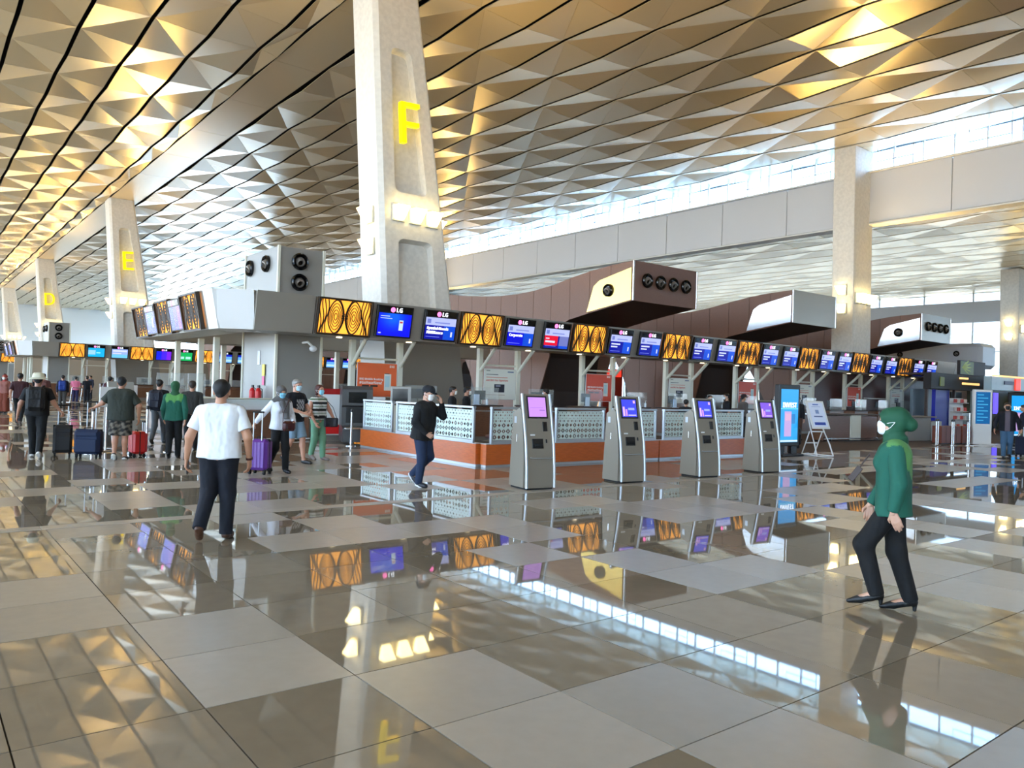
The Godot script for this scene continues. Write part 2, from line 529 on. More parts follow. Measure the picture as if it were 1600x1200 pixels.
# ------------------------------------------------------------------ columns
const COLW := [24.5, 68.9, 111.8, 154.6]
func shaft(bl: float, br: float, tl: float, tr: float, dep: float, rec: Array) -> MB:
	# front face lies in z = 0, looks along +z; rec = [[x0b, x1b, y0, x0t, x1t, y1], ...] recesses in it
	var g := MB.new()
	var H := CEIL
	var fx := func(y: float) -> Vector2: return Vector2(lerpf(bl, tl, y / H), lerpf(br, tr, y / H))
	var ch := 0.16
	var ys := [0.0]
	for q in rec: ys.append_array([q[2], q[5]])
	ys.append(H)
	for i in ys.size() - 1:
		var y0: float = ys[i]; var y1: float = ys[i + 1]
		var a: Vector2 = fx.call(y0); var b: Vector2 = fx.call(y1)
		var A := Vector3(a.x + ch, y0, 0); var B := Vector3(a.y - ch, y0, 0); var C := Vector3(b.y - ch, y1, 0); var D := Vector3(b.x + ch, y1, 0)
		if i % 2 == 0:
			g.quad(A, B, C, D)
		else:
			var q: Array = rec[(i - 1) / 2]
			var dz := -0.34
			# rounded outline of the niche
			var rr := 0.28
			var pts := []
			var cs := [Vector2(q[0], q[2]), Vector2(q[1], q[2]), Vector2(q[4], q[5]), Vector2(q[3], q[5])]
			for c4 in 4:
				var p: Vector2 = cs[c4]; var pr: Vector2 = cs[(c4 + 3) % 4]; var nx: Vector2 = cs[(c4 + 1) % 4]
				var e0 := p + (pr - p).normalized() * rr; var e1 := p + (nx - p).normalized() * rr
				for s in 6:
					var t := s / 5.0
					pts.append(e0.lerp(p, t).lerp(p.lerp(e1, t), t))
			var cen: Vector2 = (cs[0] + cs[1] + cs[2] + cs[3]) * 0.25
			var outer := [Vector2(A.x, y0), Vector2(B.x, y0), Vector2(C.x, y1), Vector2(D.x, y1)]
			for c4 in 4:   # fan each quarter of the frame to its corner
				var oc: Vector2 = outer[c4]; var on: Vector2 = outer[(c4 + 1) % 4]
				for s in 5:
					var p0: Vector2 = pts[c4 * 6 + s]; var p1: Vector2 = pts[c4 * 6 + s + 1]
					g.tri(Vector3(oc.x, oc.y, 0), Vector3(p1.x, p1.y, 0), Vector3(p0.x, p0.y, 0))
				var l: Vector2 = pts[c4 * 6 + 5]; var f: Vector2 = pts[((c4 + 1) % 4) * 6]
				g.quad(Vector3(oc.x, oc.y, 0), Vector3(on.x, on.y, 0), Vector3(f.x, f.y, 0), Vector3(l.x, l.y, 0))
			for s in pts.size():
				var p0: Vector2 = pts[s]; var p1: Vector2 = pts[(s + 1) % pts.size()]
				var i0 := p0.lerp(cen, 0.04); var i1 := p1.lerp(cen, 0.04)
				g.quad(Vector3(p0.x, p0.y, 0), Vector3(p1.x, p1.y, 0), Vector3(i1.x, i1.y, dz), Vector3(i0.x, i0.y, dz))
				g.tri(Vector3(i0.x, i0.y, dz), Vector3(i1.x, i1.y, dz), Vector3(cen.x, cen.y, dz))
	var a2: Vector2 = fx.call(0.0); var b2: Vector2 = fx.call(H)
	var ring := func(f: Vector2, y: float) -> Array:
		return [Vector3(f.x + ch, y, 0), Vector3(f.y - ch, y, 0), Vector3(f.y, y, -ch), Vector3(f.y, y, -dep + ch), Vector3(f.y - ch, y, -dep), Vector3(f.x + ch, y, -dep), Vector3(f.x, y, -dep + ch), Vector3(f.x, y, -ch)]
	var r0: Array = ring.call(a2, 0.0); var r1: Array = ring.call(b2, H)
	for k in range(1, 8):
		var k2 := (k + 1) % 8
		g.quad(r0[k], r0[k2], r1[k2], r1[k])
	return g

func wall_lamp(at: Vector3, turn: float, label: String, group: String, light := true, e := 19.0) -> void:
	var o := thing("wall_lamp", label, "lamp", at, turn, group)
	var g := MB.new(); g.box(Vector3(0, 0.02, 0.045), Vector3(0.52, 0.60, 0.09), 0.015)
	obj("back_plate", g, M.cream_paint, o)
	g = MB.new()
	# flared glass bowl, wider and deeper at its top
	var a := [Vector3(-0.15, -0.22, 0.09), Vector3(0.15, -0.22, 0.09), Vector3(0.15, -0.22, 0.20), Vector3(-0.15, -0.22, 0.20)]
	var b := [Vector3(-0.25, 0.24, 0.09), Vector3(0.25, 0.24, 0.09), Vector3(0.25, 0.24, 0.46), Vector3(-0.25, 0.24, 0.46)]
	g.quad(a[3], a[2], b[2], b[3]); g.quad(a[0], a[3], b[3], b[0]); g.quad(a[2], a[1], b[1], b[2]); g.quad(a[0], a[1], a[2], a[3]); g.quad(b[3], b[2], b[1], b[0])
	obj("glass_bowl", g, M.lamp_glow, o)
	if light:
		var s := SpotLight3D.new(); s.name = "bulb"
		o.add_child(s)
		s.position = Vector3(0, 0.30, 0.34)
		s.rotation.x = PI / 2 + 0.78
		s.spot_angle = 62.0; s.spot_angle_attenuation = 0.8; s.spot_range = 120.0; s.spot_attenuation = 2.0
		s.light_color = Color(1.0, 0.83, 0.50); s.light_energy = e; s.light_size = 0.25; s.shadow_enabled = true

func column(k: int) -> void:
	var w: float = COLW[k]
	var letter: String = ["F", "E", "D", "C"][k]
	var o := thing("concrete_column", "tall leaning white concrete column carrying the yellow letter %s" % letter if k < 3 else "far leaning white concrete column beyond the one lettered D", "column", P(0, w))
	obj("shaft", shaft(13.63, 17.05, 12.5, 14.38, 1.75, [[14.05, 15.75, 2.2, 13.82, 15.25, 6.95], [13.62, 14.98, 8.6, 13.28, 14.10, 13.7]]), M.concrete, o)
	var g := MB.new()   # grey sheet-metal sheathing of the foot
	var y := 3.3
	var lx := lerpf(13.63, 12.5, y / CEIL) - 0.05; var rx := lerpf(17.05, 14.38, y / CEIL) + 0.05
	g.quad(Vector3(13.56, 0, 0.05), Vector3(17.12, 0, 0.05), Vector3(rx, y, 0.05), Vector3(lx, y, 0.05))
	g.quad(Vector3(13.56, 0, -1.8), Vector3(13.56, 0, 0.05), Vector3(lx, y, 0.05), Vector3(lx, y, -1.8))
	g.quad(Vector3(17.12, 0, 0.05), Vector3(17.12, 0, -1.8), Vector3(rx, y, -1.8), Vector3(rx, y, 0.05))
	g.quad(Vector3(17.12, 0, -1.8), Vector3(13.56, 0, -1.8), Vector3(lx, y, -1.8), Vector3(rx, y, -1.8))
	g.quad(Vector3(lx, y, 0.05), Vector3(rx, y, 0.05), Vector3(rx, y, -1.8), Vector3(lx, y, -1.8))
	obj("metal_sheathing", g, M.grey_clad, o)
	if k < 3:
		text(letter, 2.05, 0.22, M.letter_yellow, o, Transform3D(Basis(Vector3(0, 0, 1), 0.07), Vector3(13.98, 11.05, 0.12)), "letter", HORIZONTAL_ALIGNMENT_CENTER, 400)
	var gr := "warm uplights on the column lettered %s" % letter if k < 3 else "warm uplights on the farthest column"
	for q in 3:
		var yy := 7.82
		wall_lamp(P(lerpf(13.63, 12.5, yy / CEIL) + 0.70 + q * 0.70, w, yy - 0.02 * q), 0.0, ("glowing uplight under the letter %s, %s from the narrow side" % [letter, ["first", "second", "third"][q]]) if k < 3 else "glowing uplight on the front of the farthest column, %s of three" % ["first", "second", "third"][q], gr)
	for q in 2:
		var yy: float = [7.75, 6.62][q]
		wall_lamp(P(lerpf(13.63, 12.5, yy / CEIL), w + 0.75, yy), -PI / 2, "glowing uplight on the narrow side of column %s, %s of two" % [letter, ["upper", "lower"][q]] if k < 3 else "glowing uplight on the narrow side of the farthest column, %s of two" % ["upper", "lower"][q], gr)

	for q in 2:
		var yy: float = [7.75, 6.62][q]
		wall_lamp(P(lerpf(17.05, 14.38, yy / CEIL), w + 0.75, yy), PI / 2, "uplight on the wide-leaning side of column %s, %s of two" % [letter, ["upper", "lower"][q]] if k < 3 else "uplight on the leaning side of the farthest column, %s of two" % ["upper", "lower"][q], gr)

func side_columns() -> void:
	var spots := [[42.15, 22.6], [42.15, 67.0], [42.15, 111.0], [66.5, 22.6], [42.15, -21.8], [13.0, -19.9]]
	for k in spots.size():
		var u: float = spots[k][0]; var w: float = spots[k][1]
		var hh := 12.0 if u > 60 else CEIL
		var label: String = ["cream column standing against the grey fascia beam, lit by lamps", "farther cream column against the fascia beam, behind the lettered columns", "farthest cream column against the fascia beam", "column in the lower hall next to the big far windows", "cream column against the fascia beam beside the entrance", "leaning column by the entrance"][k]
		var o := thing("plain_column", label, "column", P(u, w))
		var g := MB.new()
		g.x = Transform3D(Basis(Vector3(1, 0, 0), Vector3(-0.4 / hh, 1, 0), Vector3(0, 0, 1)), Vector3())
		g.box(Vector3(1.0, hh * 0.5, -0.65), Vector3(2.0, hh, 1.3), 0.03)
		obj("shaft", g, M.concrete, o)
		g = MB.new(); g.box(Vector3(1.0, 0.1, -0.65), Vector3(2.1, 0.2, 1.4), 0.02)
		obj("plinth", g, M.grey_clad, o)
		if k == 2: continue
		var lb := ["uplight on the cream column before the fascia beam", "uplight on the farther cream fascia column", "", "uplight on the column by the far windows", "uplight on the fascia column beside the entrance", "uplight on the leaning column by the entrance"][k] as String
		for q in 2:
			wall_lamp(P(u - 0.19 + 0.03 * q, w + 0.65, 7.85 - q * 1.05), -PI / 2, lb + ", %s on its narrow side" % ["upper", "lower"][q], "warm uplights on the side columns", k != 3)
		for q in 3:
			wall_lamp(P(u + 0.20 + q * 0.62, w, 7.4), 0.0, lb + ", %s of its front row" % ["first", "second", "third"][q], "warm uplights on the side columns", k != 3)

# ------------------------------------------------------------------ islands
func fill(im: Image, x0: float, y0: float, x1: float, y1: float, c: Color) -> void:
	var s := Vector2(im.get_size())
	im.fill_rect(Rect2i(Vector2i(Vector2(x0, y0) * s), Vector2i((Vector2(x1, y1) - Vector2(x0, y0)) * s).max(Vector2i.ONE)), c)

func screen_mat(kind: String) -> StandardMaterial3D:
	if M.has("screen_" + kind): return M["screen_" + kind]
	var im := Image.create(160, 120, false, Image.FORMAT_RGB8)
	var base: Color = {"art": Color(0.03, 0.08, 0.95), "class": Color(0.03, 0.06, 0.62), "corp": Color(0.03, 0.06, 0.85), "red": Color(0.08, 0.10, 0.55), "cyan": Color(0.10, 0.72, 0.98), "pale": Color(0.62, 0.72, 1.0), "purple": Color(0.30, 0.16, 0.98), "green": Color(0.10, 0.72, 0.38), "sky": Color(0.42, 0.70, 1.0), "ad": Color(0.03, 0.62, 0.93), "kiosk": Color(0.26, 0.30, 0.93), "kiosk_lilac": Color(0.82, 0.60, 1.0), "kiosk_violet": Color(0.52, 0.36, 0.90), "sheet": Color(0.86, 0.89, 0.96), "totem": Color(0.04, 0.36, 0.60)}[kind]
	im.fill(base)
	var wh := Color(0.86, 0.88, 1.0)
	match kind:
		"art":
			for y in 120:
				for x in 160:
					var d := Vector2(x - 70.0, y - 20.0).length()
					im.set_pixel(x, y, base.lerp(Color(0.05, 0.42, 0.98), clampf(1.2 - d / 70.0, 0.0, 0.9)))
			fill(im, 0.64, 0.28, 0.77, 0.74, Color(0.80, 0.90, 0.98)); fill(im, 0.66, 0.34, 0.75, 0.42, Color(0.75, 0.25, 0.30))
			fill(im, 0.06, 0.12, 0.34, 0.16, wh); fill(im, 0.06, 0.22, 0.42, 0.25, wh); fill(im, 0.04, 0.86, 0.12, 0.91, wh)
		"class", "corp", "red":
			fill(im, 0, 0, 1, 0.36, Color(0.72, 0.76, 0.98)); fill(im, 0.05, 0.08, 0.17, 0.28, Color(0.45, 0.50, 0.80)); fill(im, 0.30, 0.20, 0.80, 0.26, Color(0.5, 0.55, 0.85))
			fill(im, 0.62, 0.36, 1, 1, Color(0.05, 0.30, 0.85)); fill(im, 0.86, 0.62, 0.92, 0.86, wh); fill(im, 0.05, 0.88, 0.5, 0.91, Color(0.5, 0.55, 0.95))
			if kind == "class":
				fill(im, 0.06, 0.46, 0.48, 0.55, wh); fill(im, 0.06, 0.62, 0.36, 0.70, wh)
			if kind == "red":
				fill(im, 0, 0.36, 0.56, 0.86, Color(0.90, 0.06, 0.20)); fill(im, 0.05, 0.62, 0.45, 0.72, wh); fill(im, 0.05, 0.48, 0.2, 0.54, wh); fill(im, 0.62, 0.36, 1, 0.86, Color(0.45, 0.48, 0.75))
		"cyan": fill(im, 0.0, 0.25, 0.45, 0.75, Color(0.62, 0.85, 1.0)); fill(im, 0.5, 0.45, 0.75, 0.6, Color(0.55, 0.95, 0.95))
		"pale": fill(im, 0.05, 0.12, 0.95, 0.32, Color(0.85, 0.88, 1.0)); fill(im, 0.05, 0.45, 0.6, 0.55, wh); fill(im, 0, 0.62, 1, 1, Color(0.45, 0.80, 0.95))
		"purple": fill(im, 0, 0, 0.35, 1, Color(0.10, 0.16, 0.98)); fill(im, 0.7, 0, 1, 1, Color(0.50, 0.16, 0.95))
		"green": fill(im, 0.05, 0.5, 0.45, 0.8, Color(0.7, 0.95, 0.9)); fill(im, 0.55, 0.5, 0.9, 0.8, Color(0.7, 0.95, 0.9))
		"sky": fill(im, 0, 0, 1, 0.25, Color(0.10, 0.16, 0.75)); fill(im, 0, 0.6, 1, 0.85, Color(0.72, 0.90, 0.98))
		"ad":
			fill(im, 0, 0.36, 1, 0.385, Color(0.45, 0.85, 0.98)); fill(im, 0.22, 0.42, 0.62, 0.90, Color(0.74, 0.62, 0.84)); fill(im, 0.26, 0.46, 0.58, 0.60, Color(0.85, 0.66, 0.80)); fill(im, 0.62, 0.47, 0.84, 0.66, Color(0.05, 0.48, 0.78)); fill(im, 0.0, 0.965, 1, 1, Color(0.85, 0.92, 0.98))
		"kiosk", "kiosk_violet":
			fill(im, 0.06, 0.42, 0.20, 0.95, Color(0.93, 0.75, 0.98)); fill(im, 0.24, 0.55, 0.36, 0.95, Color(0.85, 0.60, 0.95)); fill(im, 0.42, 0.48, 0.86, 0.62, Color(0.62, 0.68, 0.98)); fill(im, 0.80, 0.06, 0.94, 0.22, Color(0.95, 0.75, 0.85)); fill(im, 0.4, 0.86, 0.95, 0.93, Color(0.85, 0.80, 0.98))
		"kiosk_lilac": fill(im, 0.1, 0.52, 0.85, 0.545, Color(0.70, 0.48, 0.90)); fill(im, 0.62, 0.655, 0.92, 0.685, Color(0.42, 0.25, 0.62)); fill(im, 0.06, 0.08, 0.3, 0.1, Color(0.7, 0.5, 0.9))
		"sheet":
			fill(im, 0.3, 0.05, 0.7, 0.1, Color(0.4, 0.5, 0.75)); fill(im, 0.38, 0.3, 0.62, 0.46, Color(0.5, 0.58, 0.75)); fill(im, 0.2, 0.55, 0.8, 0.6, Color(0.35, 0.42, 0.6)); fill(im, 0.12, 0.82, 0.88, 0.94, Color(0.2, 0.3, 0.6)); fill(im, 0.2, 0.16, 0.8, 0.18, Color(0.6, 0.66, 0.8))
		"totem":
			for q in 9: fill(im, 0.1, 0.08 + 0.1 * q, 0.55 + 0.3 * float(q % 2), 0.12 + 0.1 * q, Color(0.25, 0.65, 0.85))
	var m := mat("screen_" + kind, Color(0.02, 0.02, 0.03), 0.25)
	m.emission_enabled = true; m.emission_texture = ImageTexture.create_from_image(im); m.emission_energy_multiplier = 0.85
	return m

func quad_mesh(w: float, h: float) -> MB:
	var g := MB.new()
	g.quad(Vector3(-w / 2, -h / 2, 0), Vector3(w / 2, -h / 2, 0), Vector3(w / 2, h / 2, 0), Vector3(-w / 2, h / 2, 0))
	return g

var disp_housing: ArrayMesh
var disp_header: ArrayMesh
var disp_screen: ArrayMesh
var logo_disc: ArrayMesh
func display(at: Transform3D, kind: String, label: String, group: String, words := [], logo := true) -> void:
	if disp_housing == null:
		var g := MB.new(); g.box(Vector3(0, 0, 0.04), Vector3(1.18, 0.92, 0.10), 0.012); disp_housing = g.done()
		g = MB.new(); g.box(Vector3(0, 0.35, 0.098), Vector3(1.08, 0.17, 0.014), 0.004); disp_header = g.done()
		disp_screen = quad_mesh(1.08, 0.66).done()
		g = MB.new(); g.x = Transform3D(Basis(Vector3.RIGHT, PI / 2), Vector3()); g.lathe([Vector2(0.075, 0), Vector2(0.075, 0.012), Vector2(0, 0.012)], Vector3(), 12); logo_disc = g.done()
	var o := thing("flight_display", label, "screen", Vector3(), 0.0, group)
	o.transform = at
	obj("housing", disp_housing, M.black, o)
	obj("header", disp_header, M.black_gloss, o)
	var s := obj("screen", disp_screen, screen_mat(kind), o, Transform3D(Basis(), Vector3(0, -0.085, 0.0925)))
	if logo:
		obj("logo_disc", logo_disc, M.logo_pink, o, Transform3D(Basis(), Vector3(-0.11, 0.35, 0.106)))
		text("LG", 0.17, 0.012, M.white_glow, o, Transform3D(Basis(), Vector3(0.10, 0.35, 0.112)), "logo_lettering")
	for k in words.size():
		text(words[k], 0.115, 0.008, M.white_glow, s, Transform3D(Basis(), Vector3(-0.48, 0.005 - 0.13 * k, 0.006)), "screen_lettering", HORIZONTAL_ALIGNMENT_LEFT)

func ribbon(g: MB, pts: Array, wd: float, z0: float, z1: float, closed := true) -> void:
	var n := pts.size()
	var inn := []; var out := []
	for i in n:
		var a: Vector2 = pts[(i + n - 1) % n] if closed or i > 0 else pts[0]
		var b: Vector2 = pts[(i + 1) % n] if closed or i < n - 1 else pts[n - 1]
		var d := (b - a).normalized(); var q := Vector2(-d.y, d.x) * wd * 0.5
		inn.append(pts[i] - q); out.append(pts[i] + q)
	for i in (n if closed else n - 1):
		var j := (i + 1) % n
		var A := Vector3(inn[i].x, inn[i].y, z1); var B := Vector3(inn[j].x, inn[j].y, z1); var C := Vector3(out[j].x, out[j].y, z1); var D := Vector3(out[i].x, out[i].y, z1)
		var dz := Vector3(0, 0, z0 - z1)
		g.quad(A, B, C, D); g.quad(A + dz, B + dz, B, A); g.quad(C + dz, D + dz, D, C)

var gold_shape: ArrayMesh
var gold_frame: ArrayMesh
var gold_back: ArrayMesh
func gold_panel(at: Transform3D, label: String, group: String) -> void:
	if gold_shape == null:
		var g := MB.new()
		for s in [-1.0, 1.0]:
			for q in 5:   # nested pointed ovals
				var rx := 0.225 - q * 0.044; var ry := 0.46 - q * 0.09
				var pts := []
				for i in 24:
					var an := TAU * i / 24.0
					pts.append(Vector2(s * 0.27 + rx * cos(an) * (0.72 + 0.28 * absf(cos(an))), ry * sin(an)))
				ribbon(g, pts, 0.017 if q else 0.03, 0.03, 0.05)
			for q in 4:   # side waves
				var pts := []
				for i in 13:
					var t := i / 12.0
					pts.append(Vector2(s * (0.53 + 0.065 * q + 0.04 * sin(t * TAU + q)), -0.46 + 0.92 * t))
				ribbon(g, pts, 0.024, 0.03, 0.05, false)
			for q in 2:   # stalks that swing between the ovals
				var pts := []
				for i in 13:
					var t := i / 6.0 - 1.0
					pts.append(Vector2(s * (0.02 + 0.035 * q + 0.16 * t * t), 0.46 * t))
				ribbon(g, pts, 0.022, 0.03, 0.05, false)
		for q in 3:
			var pts := []
			for i in 8:
				var an := TAU * i / 8.0
				pts.append(Vector2(cos(an), sin(an)) * (0.03 + 0.03 * q))
			ribbon(g, pts, 0.014, 0.03, 0.05)
		gold_shape = g.done()
		g = MB.new()
		for s in [-1.0, 1.0]:
			g.box(Vector3(0.80 * s, 0, 0.04), Vector3(0.05, 1.02, 0.12), 0.006); g.box(Vector3(0, 0.49 * s, 0.04), Vector3(1.55, 0.05, 0.12), 0.006)
		gold_frame = g.done()
		gold_back = quad_mesh(1.55, 0.94).done()
	var o := thing("backlit_ornament_panel", label, "light panel", Vector3(), 0.0, group)
	o.transform = at
	obj("frame", gold_frame, M.gold_lattice, o)
	obj("lattice", gold_shape, M.gold_lattice, o)
	obj("glowing_back", gold_back, M.gold_glow, o, Transform3D(Basis(), Vector3(0, 0, 0.006)))

func banner_mat(kind: String) -> StandardMaterial3D:
	if M.has("banner_" + kind): return M["banner_" + kind]
	var im := Image.create(128, 96, false, Image.FORMAT_RGB8)
	var red := kind != "white"
	im.fill(Color(0.93, 0.42, 0.22) if kind == "orange" else Color(0.86, 0.32, 0.22) if kind == "red" else Color(0.90, 0.90, 0.85))
	if red:
		fill(im, 0.68, 0.32, 0.86, 0.82, Color(0.90, 0.90, 0.86)); fill(im, 0.71, 0.38, 0.83, 0.72, Color(0.72, 0.84, 0.86)); fill(im, 0.70, 0.30, 0.82, 0.325, Color(0.2, 0.12, 0.12))
		fill(im, 0.12, 0.66, 0.30, 0.72, Color(0.15, 0.1, 0.1)); fill(im, 0.33, 0.66, 0.52, 0.72, Color(0.15, 0.1, 0.1))
	else:
		fill(im, 0.06, 0.05, 0.18, 0.08, Color(0.3, 0.35, 0.3)); fill(im, 0.74, 0.06, 0.94, 0.11, Color(0.45, 0.5, 0.6)); fill(im, 0.32, 0.5, 0.65, 0.78, Color(0.12, 0.12, 0.17)); fill(im, 0.36, 0.54, 0.52, 0.60, Color(0.6, 0.6, 0.66)); fill(im, 0.05, 0.86, 0.66, 0.88, Color(0.6, 0.45, 0.4))
		fill(im, 0.06, 0.17, 0.44, 0.20, Color(0.4, 0.42, 0.42)); fill(im, 0.06, 0.27, 0.74, 0.30, Color(0.82, 0.46, 0.38))
	var m := mat("banner_" + kind, Color.WHITE, 0.5)
	m.albedo_texture = ImageTexture.create_from_image(im)
	return m

func banner(k: int, at: Transform3D, label: String) -> void:
	var kind: String = ["orange", "white", "red"][k]
	var o := thing("banner_board", label, "banner", Vector3(), 0.0, "advertising boards between the posts")
	o.transform = at
	var g := MB.new(); g.box(Vector3(0, 0, -0.02), Vector3(1.36, 1.04, 0.035), 0.006); obj("board", g, M.white_paint, o)
	var pr := obj("print", quad_mesh(1.33, 1.01), banner_mat(kind), o, Transform3D(Basis(), Vector3(0, 0, 0.0005)))
	var wp := mat("print_white", Color(0.95, 0.93, 0.90), 0.5)
	if kind != "white":
		text("BNI Mobile Banking", 0.085, 0.003, wp, pr, Transform3D(Basis(), Vector3(-0.6, 0.02, 0.002)), "print_lettering", HORIZONTAL_ALIGNMENT_LEFT)
		text("#GoYourNow!", 0.115, 0.003, wp, pr, Transform3D(Basis(), Vector3(-0.6, -0.09, 0.002)), "print_lettering", HORIZONTAL_ALIGNMENT_LEFT)
		text("BNI", 0.10, 0.003, wp, pr, Transform3D(Basis(), Vector3(0.50, 0.42, 0.002)), "print_lettering")
	else:
		text("and BNI Visa Signature", 0.085, 0.003, mat("print_red", Color(0.80, 0.30, 0.22), 0.5), pr, Transform3D(Basis(), Vector3(-0.6, 0.13, 0.002)), "print_lettering", HORIZONTAL_ALIGNMENT_LEFT)

var desk_parts := []
func check_in_desk(u: float, w: float, label: String, group: String) -> void:
	if desk_parts.is_empty():
		var a := MB.new(); a.box(Vector3(0, 0.60, -0.30), Vector3(1.30, 0.96, 0.60), 0.01)
		var b := MB.new(); b.box(Vector3(0, 1.10, -0.28), Vector3(1.36, 0.045, 0.70), 0.01)
		var c := MB.new(); c.box(Vector3(0, 0.07, -0.30), Vector3(1.24, 0.14, 0.54))
		var d := MB.new(); d.box(Vector3(0, 1.40, -0.05), Vector3(1.10, 0.55, 0.01))
		var e := MB.new(); e.box(Vector3(0, 0.93, 0.004), Vector3(1.30, 0.05, 0.012))
		desk_parts = [["body", a.done(), M.wood_desk], ["counter_top", b.done(), M.brown_dark], ["plinth", c.done(), M.steel_dark], ["glass_guard", d.done(), M.glass], ["steel_strip", e.done(), M.steel_bright]]
	var o := thing("check_in_desk", label, "counter", P(u, w), 0.0, group)
	for q in desk_parts: obj(q[0], q[1], q[2], o)

var mon_parts := []
func monitor(u: float, w: float, h: float, turn: float, label: String, group: String) -> void:
	if mon_parts.is_empty():
		var a := MB.new(); a.box(Vector3(0, 0.30, 0), Vector3(0.44, 0.30, 0.035), 0.008)
		var b := MB.new(); b.box(Vector3(0, 0.008, -0.02), Vector3(0.2, 0.016, 0.16), 0.004); b.tube([Vector3(0, 0, -0.03), Vector3(0, 0.2, -0.03)], 0.02, 6)
		mon_parts = [a.done(), b.done()]
	var o := thing("desk_monitor", label, "monitor", P(u, w, h), turn, group)
	obj("screen_case", mon_parts[0], M.black, o); obj("stand", mon_parts[1], M.black, o)

func box_mesh(c: Vector3, s: Vector3, bev := 0.0) -> ArrayMesh:
	var g := MB.new(); g.box(c, s, bev)
	return g.done()

func vent(parent: Node, at: Transform3D, r := 0.30) -> void:
	# round jet nozzle: ring with a dark bowl and a swivel eye
	var g := MB.new(); g.x = Transform3D(Basis(Vector3.RIGHT, PI / 2), Vector3())
	g.lathe([Vector2(r, 0), Vector2(r, 0.07), Vector2(r * 0.88, 0.11), Vector2(r * 0.76, 0.08), Vector2(r * 0.62, 0.03), Vector2(0, 0.02)], Vector3(), 20)
	var o := obj("vent_nozzle", g, M.black_gloss, parent, at)
	g = MB.new(); g.x = Transform3D(Basis(Vector3.RIGHT, PI / 2 + 0.5), Vector3(0, -0.02, 0.05))
	g.lathe([Vector2(r * 0.55, -0.05), Vector2(r * 0.50, 0.05), Vector2(r * 0.36, 0.07), Vector2(r * 0.30, -0.04), Vector2(0, -0.05)], Vector3(), 16)
	obj("swivel_eye", g, M.steel_dark, o)

